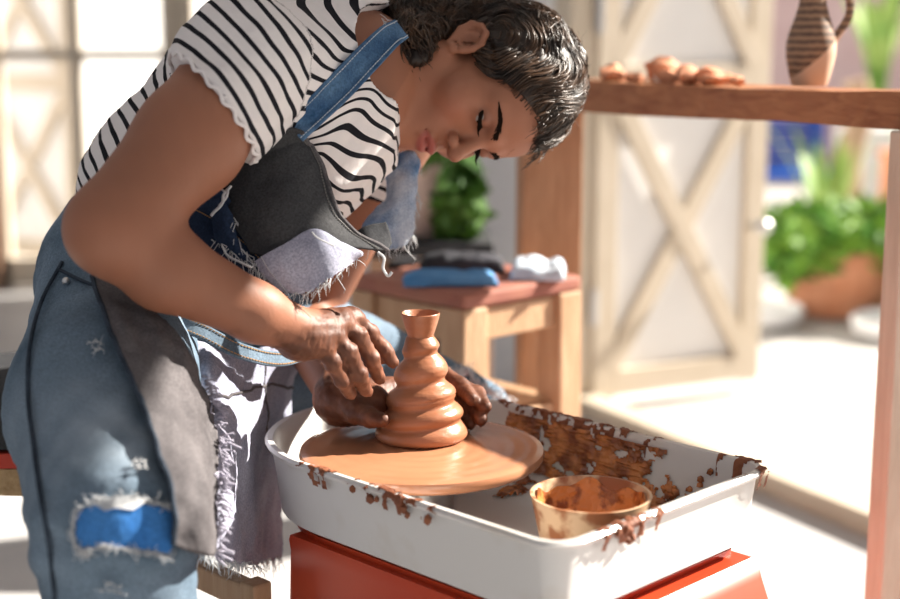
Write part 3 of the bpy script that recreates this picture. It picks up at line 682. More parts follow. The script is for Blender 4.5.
# right hand over the clay
def finger(pts, rad): skin.cap([W(*p) for p in pts], rad, .005)
PALM = [(352, 318, 1.492), (340, 323, 1.468), (331, 335, 1.452), (321, 345, 1.440)]
for i, (p, rr_) in enumerate(zip(PALM, (.0125, .013, .0125, .0115))): skin.cone(W(300+i*0, 331+i*3, 1.437), W(*p), .019, rr_, .012)
finger([PALM[0], (369, 333, 1.505), (384, 350, 1.515), (393, 362, 1.518)], [.0105, .0095, .0085, .0070])
finger([PALM[1], (358, 336, 1.476), (371, 359, 1.488), (379, 378, 1.505)], [.0110, .0102, .0090, .0074])
finger([PALM[2], (348, 352, 1.458), (359, 374, 1.472), (366, 391, 1.492)], [.0108, .0100, .0088, .0073])
finger([PALM[3], (333, 362, 1.448), (342, 380, 1.462), (350, 394, 1.482)], [.0098, .0088, .0078, .0066])
finger([(312, 330, 1.46), (338, 340, 1.50), (362, 352, 1.53), (383, 357, 1.548)], [.015, .0125, .0105, .0085])
# left hand round the back of the clay
for q in ((418, 384, 1.655), (420, 394, 1.655), (418, 404, 1.65), (412, 412, 1.645)): skin.cone(WR_L, W(*q), .021, .0115, .012)
finger([(418, 384, 1.655), (442, 374, 1.645), (460, 386, 1.620), (472, 399, 1.592)], [.011, .0105, .0098, .008])
finger([(420, 394, 1.655), (452, 382, 1.650), (476, 394, 1.618), (485, 407, 1.592)], [.011, .0105, .0098, .0078])
finger([(418, 404, 1.65), (456, 402, 1.645), (476, 411, 1.612), (481, 420, 1.590)], [.011, .0100, .0090, .0075])
finger([(412, 412, 1.645), (446, 414, 1.640), (463, 420, 1.617), (470, 424, 1.602)], [.0105, .0088, .0080, .0068])
finger([(345, 402, 1.588), (358, 412, 1.565), (371, 418, 1.548), (383, 420, 1.537)], [.019, .0135, .0105, .008])
skin.cone(W(338, 398, 1.60), W(372, 404, 1.585), .027, .022, .015)
sv, sf = skin.grid(.0024)
me = npmesh('body', sv, sf)
L = (sv-HO)@HA.T/HS
base = np.array([.29, .118, .066]); col = np.tile(base, (len(sv), 1)); n1 = vnoise(sv, 28, 1)[:, None]; col *= 1+.07*n1
def mixc(m, c): 
    global col
    col = col*(1-m[:, None]) + np.array(c)*m[:, None]
head = (np.abs(L[:, 0]) < 9) & (L[:, 2] > -11)
ck = np.exp(-(((np.abs(L[:, 0])-4.3)/2.2)**2+((L[:, 2]+3.8)/2.2)**2))*(L[:, 1] > 4); mixc(.25*ck, (.36, .11, .07))
lip = sstep(1.0, .72, np.sqrt((L[:, 0]/2.45)**2+((L[:, 2]+6.85)/1.45)**2))*(L[:, 1] > 8.0); mixc(.8*lip, (.30, .065, .055))
lid = sstep(1.0, .6, np.sqrt(((np.abs(L[:, 0])-3.1)/2.0)**2+((L[:, 2]-.25)/1.35)**2))*(L[:, 1] > 6); mixc(.6*lid, (.20, .085, .055))
def seg_d(P, a, b): ab = b-a; t = np.clip(((P-a)@ab)/(ab@ab), 0, 1); return t, np.linalg.norm(P-a-t[:, None]*ab, axis=1)
nn = vnoise(sv, 95, 4)
tR, dR = seg_d(sv, W(255, 330, 1.40), W(380, 385, 1.49)); low = (sv-WR_R)@UP
cl = sstep(.02, .30, tR+.16*nn-low*6.0-.05)*(dR < .085)
tL, dL = seg_d(sv, W(318, 378, 1.66), W(350, 405, 1.59)); cl2 = sstep(.2, .75, tL+.15*nn)*((sv-W(450, 340, 1.5))@UP < .02)*(dL < .2)*((sv-WR_L)@RT > -.03)
clay = np.clip(np.maximum(cl, cl2), 0, 1); thick = np.clip(.86+.3*vnoise(sv, 160, 9), .55, 1); mixc(clay*thick*.95, (.088, .027, .011))
nb = np.array([v.normal for v in me.vertices]); me.vertices.foreach_set('co', (sv+nb*(clay*(.0007*vnoise(sv, 210, 17)+.0005*vnoise(sv, 420, 18)))[:, None]).astype(np.float32).ravel()); me.update()
fm = ((np.abs(L[:, 0]) < 8) & (L[:, 2] > -12) & (L[:, 1] > -2)); col[fm] *= 1+.14*sstep(-2, 3, L[fm, 1])[:, None]  # front of the face painted lighter in place of bounce light
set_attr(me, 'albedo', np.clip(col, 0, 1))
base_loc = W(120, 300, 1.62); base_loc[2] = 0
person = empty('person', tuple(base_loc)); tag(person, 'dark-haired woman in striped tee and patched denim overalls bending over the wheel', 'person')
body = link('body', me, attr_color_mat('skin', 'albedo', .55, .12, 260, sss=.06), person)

def surf(field, p, d, far=.06, eps=1e-4):           # first surface hit marching from p along d
    p = np.array(p, float); d = N3(d); t = 0
    for _ in range(80):
        v = float(field.eval((p+d*t)[None])[0])
        if v < eps: break
        t += max(v*.8, 5e-5)
        if t > far*5: break
    return p+d*t
def see(field, px, py, D0=.9, off=0.0):             # where the photograph's ray meets a surface
    d = N3(W(px, py, 1)-CAM); p = CAM+d*D0; t = 0
    for _ in range(160):
        v = float(field.eval((p+d*t)[None])[0]) - off
        if v < 2e-4: return p+d*t, True
        t += max(v*.85, 1e-4)
        if t > 1.4: break
    return p+d*t, False

# eyes, brows, lashes
M_hair = mat('dark_hair', (.010,.006,.004), .45, (.024,.013,.008), 30, spec=.35)
M_brow = mat('brow_hair', (.012,.007,.005), .9, spec=.05)
for s in (-1, 1):
    MB().blob(H(s*3.1, 7.22, -.05), 1.22*HS, amp=0, sub=3).build('eye', mat('eye_white', (.36,.32,.29), .25), body)
    MB().blob(H(s*3.05, 7.98, -.32), .55*HS, (1,1,1), 0, 0, 2).build('iris', mat('dark_iris', (.02,.01,.007), .15), body)
    mb = MB(); r = np.random.default_rng(5)
    for k in range(150):
        t = k/149; rr_ = 1.2+3.7*t; u = 1.5+.7*math.sin(min(t*1.35, 1.2)*1.4)-(.9*max(0, t-.6)); wd = .46*(1-.7*t**2)
        p = surf(skin, H(s*rr_, 12, u+r.uniform(-wd, wd)), -HF); tip = surf(skin, H(s*(rr_+.75), 12, u+.25-.35*t+r.uniform(-wd, wd)*.6), -HF)
        mb.tube([p, (p+tip)/2+HF*.0010, tip+HF*.0004], [.00065, .00055, .0002], 4)
    mb.build('eyebrow', M_brow, body)
    mb = MB()
    for k in range(26):
        t = k/25; rr_ = 1.75+2.75*t; f = 8.1+.55*math.sin(t*3.14)-.5*t; a = np.array([s*rr_, f, -.22+.15*abs(t-.5)])
        b = a+np.array([s*(.5*(t-.35)), .75, -.45]); c = a+np.array([s*(.8*(t-.35)), 1.25, -.25])
        mb.tube([H(*a), H(*b), H(*c)], [.0006, .0005, .0002], 4)
    mb.tube([H(s*(1.7+2.8*t), 8.08+.55*math.sin(t*3.14)-.5*t, -.20+.15*abs(t-.5)) for t in np.linspace(0, 1, 12)], .0011, 6)
    mb.build('eyelashes', M_brow, body)

# ------------------------------------------------------------------ hair
hairF = Field()
def hfb(r, u): return np.where(u > -1.2, 2.9+(u+1.2)*.62-np.abs(r)*.02+np.maximum(0, 1-np.abs(r)/5)*.6, -2.6+np.clip((u+3.2)/2.0, 0, 1)*5.5)
hair_ell = (np.array([0, -1.5, 2.9]), np.array([8.8, 11.0, 10.2]))
hairF.ell(H(*hair_ell[0]), HA, hair_ell[1]*HS, .01)
for c, r_ in (((3.0, -7.6, -4.2), (5.2, 4.2, 5.0)), ((-3, -7.6, -4.2), (5.2, 4.2, 5.0)), ((4.5, -6.2, -8.2), (3.4, 3.4, 3.2)), ((0, -8, -8), (5, 3.2, 3.2)), ((6.3, -5.0, -5.6), (2.4, 2.4, 3.2)), ((5.2, -4.3, -9.9), (3.0, 3.0, 2.6)), ((8.4, 3.1, -8.9), (1.6, 1.6, 2.1)), ((8.2, 1.2, -8.0), (1.7, 1.9, 2.0)), ((8.2, -1.0, -9.8), (2.2, 2.6, 2.4)), ((7.6, -4.8, -10.6), (2.6, 3, 2.6)), ((7.8, -2.6, -7.4), (2.0, 2.4, 2.4)), ((3.5, -9.5, -6.5), (4.4, 3.6, 5.0)), ((2.5, -7.0, -10.8), (3.6, 3.4, 2.6))):
    hairF.ell(H(*c), HA, np.array(r_)*HS, .012)
def hpost(V, ax):
    P = np.stack(np.meshgrid(*ax, indexing='ij'), -1); q = (P-HO)@HA.T/HS
    fb = hfb(q[..., 0], q[..., 2]); cut = (q[..., 1]-fb)*.8*HS
    low = q[..., 2] < -4.0
    cut = np.where(low, -1, cut)
    return np.maximum(V, cut.astype(np.float32))
hv, hf = hairF.grid(.0035, post=hpost)
nh = npmesh('hair', hv, hf); nrm = np.zeros((len(hv), 3), np.float32); nh.vertices.foreach_get('normal', nrm.ravel()) if False else None
nrm = np.array([v.normal for v in nh.vertices])
q = (hv-HO)@HA.T/HS; ang_ = np.arctan2(q[:, 2]-1, q[:, 1]+1); rad_ = np.hypot(q[:, 2]-1, q[:, 1]+1)
rid = np.sin(rad_*5.0+q[:, 0]*4.2+2.0*np.sin(ang_*2.2+q[:, 0]*.5))+.6*np.sin(rad_*9+q[:, 0]*8.5+1.2*np.sin(ang_*3))
hv2 = hv + nrm*(.0011*rid-.0035)[:, None]
nh.vertices.foreach_set('co', hv2.astype(np.float32).ravel()); nh.update()
hair = link('hair', nh, M_hair, person)
M_lock = mat('hair_strand', (.010,.006,.004), .36, (.075,.038,.019), 40, spec=.35)
r = np.random.default_rng(21); mb = MB(); cnt = 0
idxs = r.permutation(len(hv))
def hsdf(P): return hairF.eval(P)
seeds = [i for i in idxs if (q[i, 0] > -4.5)][:2000] + [i for i in idxs if q[i, 2] < -5.5 and q[i, 0] > 2][:500]
Pp = hv[seeds].copy(); sgn = 1.0
paths = [Pp.copy()]; ph = r.uniform(0, 6.28, len(Pp)); curl = np.where((q[seeds, 2] < -3.0) | (q[seeds, 1] < -7), 1.0, .0); steps = 15; sl_len = r.uniform(.0035, .0068, len(Pp))
for k in range(steps):
    l = (Pp-HO)@HA.T/HS; tang = np.stack([.12*np.sin(l[:, 2]*.8+ph*.3), (l[:, 2]-1.0), -(l[:, 1]+1.5)], 1)
    aa = np.arctan2(l[:, 2]-1, l[:, 1]+1.5); tang[:, 0] += .95*np.linalg.norm(tang[:, 1:], axis=1)*np.sin(aa*5.0+l[:, 0]*.7+.25*ph+np.hypot(l[:, 2]-1, l[:, 1]+1.5)*.5)
    wob = curl*np.sin(k*.9+ph)*.9; nl = np.linalg.norm(tang, axis=1, keepdims=True); tang = tang/np.maximum(nl, 1e-6)
    tang = tang + wob[:, None]*np.stack([np.cos(ph), np.sin(ph), -np.cos(ph)], 1)
    Pn = Pp + (tang@HA)*sl_len[:, None]*1.0
    e = 5e-4; d0 = hsdf(Pn); g = np.stack([hsdf(Pn+np.eye(3)[i]*e)-d0 for i in range(3)], 1)/e
    lift = .0010*np.sin(k*.55+ph) + .0030*np.sin(aa*5.0+l[:, 0]*1.3+1.0) + .0016*curl
    Pn = Pn - g*(d0-lift+ .0012)[:, None]; Pp = Pn; paths.append(Pp.copy())
paths = np.array(paths)
for j in range(len(seeds)):
    pth = paths[:, j]; l = (pth-HO)@HA.T/HS; ok = l[:, 1] < hfb(l[:, 0], l[:, 2])+.5
    ok |= (l[:, 2] < -4.0); m = np.argmin(ok) if not ok.all() else len(pth)
    if m < 5: continue
    thin = r.random() < .6; R_ = r.uniform(.0003, .0006) if thin else r.uniform(.0010, .0021); tt = np.linspace(0, 1, m)
    mb.tube(pth[:m], R_*(.35+.65*np.sin(np.clip(tt*1.15, 0, 1)*3.05)), 4 if thin else 5, flat=1 if thin else .55)
mb.build('hair_strands', M_lock, hair, auto=False)
mb = MB()
for k in range(130):                                             # loose curls at the nape, hanging over the neck
    a = np.array([r.uniform(6.6, 8.6), r.uniform(-6.5, 3.8), r.uniform(-11.2, -6.4)])
    if a[1] > -1 and a[2] > -7.6: continue
    L_ = r.uniform(.010, .024); ph_ = r.uniform(0, 6.28); rr_ = r.uniform(.0022, .0042); P0 = H(*a) - FW*.004 + UP*.012; tw = r.uniform(5, 9)*r.choice([-1, 1]); sl_ = r.normal()*.25
    mb.tube([P0 + (-UP+RT*sl_)*L_*t*1.6 + rr_*(math.cos(ph_+tw*t)*RT + math.sin(ph_+tw*t)*(-FW)) for t in np.linspace(0, 1, 18)], r.uniform(.0004, .0013)*(1-.75*np.linspace(0, 1, 18)**2), 5)
mb.build('nape_curls', M_lock, hair, auto=False)
mb = MB()
for k in range(70):                                              # fringe ends over the forehead and loose hairs
    rr_ = r.uniform(-5.5, 3.5); u0 = r.uniform(6.8, 9.3)
    a = np.array([rr_, 7.6-abs(rr_)*.28-(u0-6.8)*.6, u0]); L_ = r.uniform(1.5, 3.6)
    pts = [H(*(a+np.array([.25*math.sin(t*4+k), L_*t*.95, -L_*.55*t*t+.3*math.sin(t*5+k)]))) for t in np.linspace(0, 1, 8)]
    mb.tube(pts, np.linspace(.0007, .0002, 8), 4)
mb.build('fringe_hairs', M_lock, hair, auto=False); mb = MB()
for k in range(60):
    th = r.uniform(-2.4, 1.9); rr_ = r.uniform(-3, 6); c = np.array([rr_, -1.3+10.6*math.cos(th)*.93, 2.7+9.6*math.sin(th)*.93]); tg = np.array([.3*r.normal(), -math.sin(th), math.cos(th)])*r.choice([-1, 1])
    if c[1] > 4 and c[2] < 6: continue
    L_ = r.uniform(2, 5); out = N3(c-np.array([0, -1.3, 2.7])); mb.tube([H(*(c+tg*L_*t+out*(.25+1.3*t*r.uniform(.2, 1)*t))) for t in np.linspace(0, 1, 7)], np.linspace(.0003, .00012, 7), 3)
mb.build('loose_hairs', M_lock, hair, auto=False)

# ------------------------------------------------------------------ striped tee
HEM = [W(176, 68, 1.43), W(245, 152, 1.425), W(222, 100, 1.355)]
hn = N3(np.cross(HEM[1]-HEM[0], HEM[2]-HEM[0])); hn = hn if hn@(SH_R-HEM[0]) > 0 else -hn
shirtF = Field(); torso(shirtF, .006)
slv = [W(243, 64, 1.45), W(180, 150, 1.375)]
shirtF.cone(SH_R, slv[1], .066, .0655, .03)
shirtF.cone(SH_L, W(345, 232, 1.81), .064, .062, .03)
tors_only = Field(); torso(tors_only, .006)
COLP = W(350, 30, 1.6); coln = c2w(*N3((.90, -.30, .1))) if False else (RT*.93+UP*.36)
hemL = N3(SH_L-EL_L); HLP = W(372, 190, 1.79)
def spost(V, ax):
    P = np.stack(np.meshgrid(*ax, indexing='ij'), -1)
    sx_ = (P-HEM[0])@hn; sleeve = np.linalg.norm(P-(SH_R+slv[1])/2, axis=-1) < .16
    inarm = ((P-SH_R)@N3(slv[1]-SH_R) > .02) & (Field.dist(('c', SH_R, slv[1], .066, .0655), P) < .004)
    V = np.where(inarm, np.maximum(V, -sx_), V)
    ll = ((P-SH_L)@(-hemL) > .02) & (Field.dist(('c', SH_L, W(345, 232, 1.81), .064, .062), P) < .004) & (Field.dist(('c', WAIST, CHEST, .114, .128), P) > -.03)
    V = np.where(ll, np.maximum(V, -((P-HLP)@hemL)), V)
    nk = np.minimum(Field.dist(('e', W(402, 58, 1.60), np.stack([RT, UP, FW]), np.array([.060, .064, .17])), P), -((P-W(393, 135, 1.5))@N3(RT*.98-UP*.12))); V = np.maximum(V, np.clip(-nk, -1, .02))
    return V.astype(np.float32)
tv, tf = shirtF.grid(.0034, post=spost)
me = npmesh('tee', tv, tf); nrm = np.array([v.normal for v in me.vertices])
tv2 = tv + nrm*(.0028*vnoise(tv, 38, 12)+.0012*vnoise(tv*np.array([1, 1, 1.0]), 75, 14))[:, None]
dS = Field.dist(('c', SH_R, slv[1], .066, .0655), tv); dT = tors_only.eval(tv); dSl = Field.dist(('c', SH_L, W(345, 232, 1.81), .064, .062), tv)
sdir = N3(CHEST-WAIST); st_t = (tv-WAIST)@sdir + .02*vnoise(tv, 9, 3)
fn = N3(.42*RT+.90*UP); st_f = (tv-WAIST)@fn + .012*vnoise(tv, 22, 8)
fw_ = sstep(-.01, .05, (tv-CHEST)@(RT*.75-UP*.66) - .035)
st_t = st_t*(1-fw_)+st_f*fw_
st_s = (tv-HEM[0])@hn + .004*vnoise(tv, 20, 5)
st = np.where(dS < dT, st_s+.0085, np.where(dSl < dT, (tv-HLP)@hemL, st_t))
rollm = np.zeros(len(tv)); rollm[(np.abs((tv-HEM[0])@hn) < .006) & (dS < dT)] = 1
me.vertices.foreach_set('co', tv2.astype(np.float32).ravel()); me.update(); set_attr(me, 'stripe', st)
M_tee = bpy.data.materials.new('striped_jersey'); M_tee.use_nodes = True; nt = M_tee.node_tree; Lk = nt.links.new; b = nt.nodes['Principled BSDF']; b.inputs['Roughness'].default_value = .9; b.inputs['Specular IOR Level'].default_value = .15
a = nd(nt, 'ShaderNodeAttribute', attribute_name='stripe'); dv = nd(nt, 'ShaderNodeMath', operation='DIVIDE'); dv.inputs[1].default_value = .0172; Lk(a.outputs['Fac'], dv.inputs[0])
fr_ = nd(nt, 'ShaderNodeMath', operation='FRACT'); Lk(dv.outputs[0], fr_.inputs[0]); lt = nd(nt, 'ShaderNodeMath', operation='LESS_THAN'); lt.inputs[1].default_value = .31; Lk(fr_.outputs[0], lt.inputs[0])
mx = nd(nt, 'ShaderNodeMix', data_type='RGBA'); mx.inputs[6].default_value = (.74,.70,.69,1); mx.inputs[7].default_value = (.012,.012,.016,1); Lk(lt.outputs[0], mx.inputs[0]); Lk(mx.outputs[2], b.inputs['Base Color'])
tc = nd(nt, 'ShaderNodeTexCoord'); n = nd(nt, 'ShaderNodeTexNoise'); n.inputs['Scale'].default_value = 35; n.inputs['Detail'].default_value = 5; Lk(tc.outputs['Object'], n.inputs[0]); bp = nd(nt, 'ShaderNodeBump'); bp.inputs['Strength'].default_value = .5; bp.inputs['Distance'].default_value = .006; Lk(n.outputs['Fac'], bp.inputs['Height']); Lk(bp.outputs[0], b.inputs['Normal'])
tee = link('tee', me, M_tee, person)
# wavy lettuce hem round the sleeve
mb = MB(); ax0 = SH_R; ax1 = slv[1]; d_ = N3(ax1-ax0); den = d_@hn
u_ = N3(np.cross(d_, [0, 0, 1])); v_ = np.cross(d_, u_); pts = []
for k in range(141):
    a_ = 2*math.pi*k/140; p = ax0+.0655*(math.cos(a_)*u_+math.sin(a_)*v_); t = -((p-HEM[0])@hn)/den
    pts.append(p+d_*(t+.0022*math.sin(a_*19)+.001)+(math.cos(a_)*u_+math.sin(a_)*v_)*(.0012*math.cos(a_*19+1)))
mb.tube(pts, .0021, 6); mb.build('sleeve_hem', mat('white_rib', (.76,.72,.71), .9), tee)
# thin necklace
MB().tube([surf(skin, W(374, 72, 1.40)+0*RT, FW)-FW*.001, surf(skin, W(370, 92, 1.4), FW)-FW*.001, surf(skin, W(376, 108, 1.4), FW)-FW*.001], .0006, 5).build('necklace', M_gold, person)

# ------------------------------------------------------------------ denim overalls
HIP_R = W(128, 282, 1.60); MID_R = W(101, 400, 1.415); KN_R = W(116, 520, 1.275)
HIP_L = W(190, 300, 1.80); KN_L = W(460, 424, 1.90)
ANK_R = np.array([KN_R[0]+.0, KN_R[1]+.05, .07]); ANK_L = np.array([KN_L[0]+.02, KN_L[1]+.02, .07])
ovF = Field()
ovF.cone(PELV, WAIST, .108, .112, .03).cone(WAIST, CHEST, .118, .13, .03)
ovF.cone(PELV, HIP_R, .108, .094, .04).cone(HIP_R, MID_R, .094, .088, .03).cone(MID_R, KN_R, .092, .075, .03).cone(KN_R, ANK_R, .071, .064, .02)
ovF.cone(PELV, HIP_L, .105, .095, .04).cone(HIP_L, KN_L, .095, .070, .04).cone(KN_L, ANK_L, .066, .062, .02)
wq = [W(72, 198, 1.62), W(168, 240, 1.44), W(262, 262, 1.60)]
wn = N3(np.cross(wq[1]-wq[0], wq[2]-wq[0])); wn = wn if wn@UP > 0 else -wn
def opost(V, ax):
    P = np.stack(np.meshgrid(*ax, indexing='ij'), -1); V = np.maximum(V, ((P-wq[1])@wn))
    return np.maximum(V, .10-P[..., 2]).astype(np.float32)
ov, of = ovF.grid(.0045, post=opost)
me = npmesh('overalls', ov, of); nrm = np.array([v.normal for v in me.vertices])
tK, dK = seg_d(ov, KN_R, ANK_R)
fold = .0035*vnoise(ov*np.array([1, 1, .6]), 26, 31) + .0016*vnoise(ov, 70, 33) + .004*np.exp(-((ov-KN_R)@UP/.05)**2)*np.sin((ov-KN_R)@UP*180+vnoise(ov, 20, 2)*2)*.5
me.vertices.foreach_set('co', (ov+nrm*fold[:, None]).astype(np.float32).ravel()); me.update()
wm = np.exp(-(((ov-W(122, 470, 1.29))**2).sum(1)/.062**2))*(.75+.5*vnoise(ov, 60, 61))+.35*np.exp(-(((ov-W(60, 420, 1.35))**2).sum(1)/.05**2))  # faded knee cloth, with the sun patch on the thigh also painted in paler
set_attr(me, 'wear_sun', np.clip(wm, 0, 1)); M_ov = M_jeans.copy(); M_ov.name = 'worn_sunlit_denim'; nt = M_ov.node_tree; b = nt.nodes['Principled BSDF']
wa = nd(nt, 'ShaderNodeAttribute', attribute_name='wear_sun'); wx = nd(nt, 'ShaderNodeMix', data_type='RGBA'); wx.inputs[7].default_value = (.40, .47, .54, 1)
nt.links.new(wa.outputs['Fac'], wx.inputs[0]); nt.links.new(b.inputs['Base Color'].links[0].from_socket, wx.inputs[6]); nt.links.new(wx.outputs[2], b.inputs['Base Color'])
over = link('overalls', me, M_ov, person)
r = np.random.default_rng(77)
def patch(name, ctrl, m, parent, nu=40, nv=40, th=.0022, wr=.002, seed=0, push=None, off=.004, fray=None, ragged=0):
    C_ = np.array([[W(*p) for p in row] for row in ctrl]); rows = np.array([spline(row, nu) for row in C_]); G = np.array([spline(rows[:, j], nv) for j in range(nu)]).transpose(1, 0, 2)
    if ragged:
        for j in range(nu): G[-1, j] += (G[-1, j]-G[-2, j])*r.uniform(-ragged, ragged)
        for i in range(nv): G[i, 0] += (G[i, 0]-G[i, 1])*r.uniform(-.5, .5)*ragged; G[i, -1] += (G[i, -1]-G[i, -2])*r.uniform(-.5, .5)*ragged
    if push is not None:
        for _ in range(14):
            d = push.eval(G); bad = d < off
            if not bad.any(): break
            dirv = (CAM-G)/np.linalg.norm(CAM-G, axis=-1, keepdims=True); G = G + dirv*np.where(bad, (off-d)*.9+.0005, 0)[..., None]
        K = G.copy()
        for _ in range(2): K[1:-1, 1:-1] = (K[:-2, 1:-1]+K[2:, 1:-1]+K[1:-1, :-2]+K[1:-1, 2:]+2*K[1:-1, 1:-1])/6
        G = K
    gu = np.gradient(G, axis=1); gv = np.gradient(G, axis=0); Nn = np.cross(gu, gv); Nn /= np.maximum(np.linalg.norm(Nn, axis=-1, keepdims=True), 1e-9)
    if (Nn*(CAM-G)).sum() < 0: Nn = -Nn
    G = G + Nn*(wr*vnoise(G, 42, seed)+wr*.4*vnoise(G, 110, seed+1))[..., None]
    V = np.concatenate([(G+Nn*th/2).reshape(-1, 3), (G-Nn*th/2).reshape(-1, 3)]); F = []; n_ = nu*nv
    for i in range(nv-1):
        for j in range(nu-1):
            a = i*nu+j; q_ = (a, a+1, a+nu+1, a+nu); F.append(q_); F.append(tuple(x+n_ for x in q_[::-1]))
    edge = [j for j in range(nu)]+[i*nu+nu-1 for i in range(1, nv)]+[(nv-1)*nu+j for j in range(nu-2, -1, -1)]+[i*nu for i in range(nv-2, 0, -1)]
    for a, b_ in zip(edge, edge[1:]+edge[:1]): F.append((a, b_, b_+n_, a+n_))
    o = link(name, MB().add(V, F).mesh(name), m, parent)
    return o, G, Nn
def seam(G, Nn, which, inset=3, rad=.0008, h=.0022, m=None, parent=None, name='stitching', dash=True):
    ln = {'top': (G[inset], Nn[inset]), 'bottom': (G[-1-inset], Nn[-1-inset]), 'left': (G[:, inset], Nn[:, inset]), 'right': (G[:, -1-inset], Nn[:, -1-inset])}[which]
    P = ln[0]+ln[1]*h; mb = MB()
    if not dash: mb.tube(P, rad, 6)
    else:
        P = spline(P, len(P)*3)
        for i in range(0, len(P)-2, 3): mb.tube(P[i:i+3], rad, 4)
    return mb.build(name, m or M_stitch, parent)
def fringe(pts, dirs, n, ln, m, parent, rad=.00045, name='frayed_edge'):
    mb = MB(); pts = np.array(pts); k = len(pts)
    for i in range(n):
        p = pts[r.integers(0, k)]+r.normal(size=3)*.0015; d = N3(np.array(dirs)+r.normal(size=3)*.45); L_ = ln*r.uniform(.3, 1.2); c_ = r.normal(size=3)*.35*L_
        mb.tube([p, p+d*L_*.4+c_*.4, p+d*L_*.75+c_*.9-UP*L_*.1, p+d*L_+c_*.6-UP*L_*.25], [rad, rad, rad*.8, rad*.4], 4)
    return mb.build(name, m, parent, auto=False)

# charcoal bib flap, hanging off the chest
bib, G1, N1 = patch('bib', [[(244,150,1.475),(264,138,1.465),(288,129,1.455),(301,131,1.46)],[(226,178,1.465),(258,172,1.45),(296,166,1.445),(322,168,1.46)],[(230,216,1.45),(256,214,1.435),(298,210,1.43),(345,222,1.46)],[(250,252,1.43),(278,258,1.425),(318,248,1.425),(388,251,1.48)]], M_jblack, over, 56, 56, .0026, .0022, 3, tors_only, .010)
seam(G1, N1, 'right', 3, .0009, .002, mat('grey_stitch', (.16,.15,.14), .8), bib)
MB().tube(G1[:, -1]+N1[:, -1]*.001, .0024, 8).build('binding', M_jgrey, bib)
MB().tube(G1[0, :]+N1[0, :]*.001, .0022, 8).build('binding', M_jblack, bib)
sl2, G2, N2 = patch('torn_pocket', [[(255,262,1.425),(280,246,1.42),(312,229,1.42),(335,240,1.435)],[(262,274,1.42),(290,262,1.415),(325,250,1.418),(362,252,1.45)],[(280,292,1.42),(308,292,1.415),(334,276,1.42),(358,258,1.455)]], M_jlil, over, 40, 30, .002, .002, 8, None, 0, None, .6)
seam(G2, N2, 'left', 4, .0006, .0016, M_thread, sl2)
fringe(np.concatenate([G2[-1], G2[:, 0]]), -UP, 90, .012, M_thread, sl2)
# navy lower bib and waistband between the forearm and the flap
nv_, G3, N3_ = patch('waist_panel', [[(170,180,1.48),(205,180,1.46),(236,206,1.45),(260,250,1.44)],[(150,236,1.47),(190,250,1.46),(232,270,1.45),(285,290,1.45)],[(140,258,1.475),(180,276,1.46),(225,296,1.455),(292,304,1.46)]], M_jdark, over, 50, 30, .0024, .002, 12, tors_only, .010)
seam(G3, N3_, 'top', 6, .0008, .002, M_stitch, nv_); seam(G3, N3_, 'bottom', 10, .0008, .002, M_stitch, nv_)
pk, G4, N4 = patch('side_pocket', [[(205,200,1.45),(222,200,1.44),(232,214,1.435)],[(212,220,1.44),(226,232,1.43),(240,246,1.43)],[(214,240,1.44),(232,252,1.43),(256,268,1.43)]], M_jdark, over, 24, 30, .0024, .0015, 15, tors_only, .016)
fringe(np.concatenate([G4[:, -1], G4[-1]]), N3(-UP+.4*RT), 46, .014, M_thread, pk, .0006)
def thread(pts, rad=.0009, parent=over, name='loose_thread'): return MB().tube(spline([W(*p) for p in pts], 24), rad, 6).build(name, M_thread, parent)
thread([(231,186,1.425),(224,194,1.42),(222,204,1.42),(214,212,1.42),(211,216,1.42)], .0016)
thread([(228,190,1.42),(226,198,1.42),(219,206,1.42)], .0014)
thread([(222,246,1.42),(228,256,1.415),(240,262,1.41),(252,268,1.41)], .0012)
thread([(378,252,1.47),(384,258,1.468),(383,268,1.468),(388,276,1.468),(392,272,1.468)], .0016)
thread([(312,232,1.41),(318,238,1.41),(334,246,1.412)], .0009)
# straps
strapF = Field(); strapF.p = tors_only.p + [q for q in skin.p if q[0] == 'c'][6:7]
stp, G5, N5 = patch('strap', [[(394,20,1.56),(374,32,1.52),(328,78,1.475),(283,123,1.45)],[(408,38,1.555),(394,50,1.51),(350,97,1.467),(303,141,1.444)]], M_jstrap, over, 60, 18, .003, .001, 21, strapF, .004)
# keep the strap above the skin too
seam(G5, N5, 'top', 2, .0006, .0022, mat('pale_stitch', (.45,.5,.56), .8), stp); seam(G5, N5, 'bottom', 2, .0006, .0022, MATS['pale_stitch'], stp)
fringe(G5[0][4:12], N3(UP-.3*RT), 10, .010, M_thread, stp, .0004)
s3_, G6, N6 = patch('torn_strap', [[(382,162,1.70),(398,152,1.68),(413,150,1.68),(421,160,1.69)],[(384,196,1.69),(398,184,1.67),(408,182,1.67),(416,190,1.68)],[(362,226,1.66),(386,222,1.655),(404,218,1.66),(413,226,1.665)],[(372,246,1.66),(388,250,1.652),(404,246,1.655),(411,240,1.66)]], M_jlight, over, 34, 46, .003, .004, 24)
fringe(np.concatenate([G6[-1], G6[:, -1]]), -UP, 60, .016, M_thread, s3_, .0006)
s4_, G7, N7 = patch('strap_tab', [[(352,236,1.52),(366,226,1.52),(386,222,1.53)],[(356,244,1.515),(370,238,1.51),(389,232,1.53)],[(378,252,1.515),(386,252,1.51),(391,244,1.53)]], M_jblack, over, 20, 20, .0025, .001, 26)
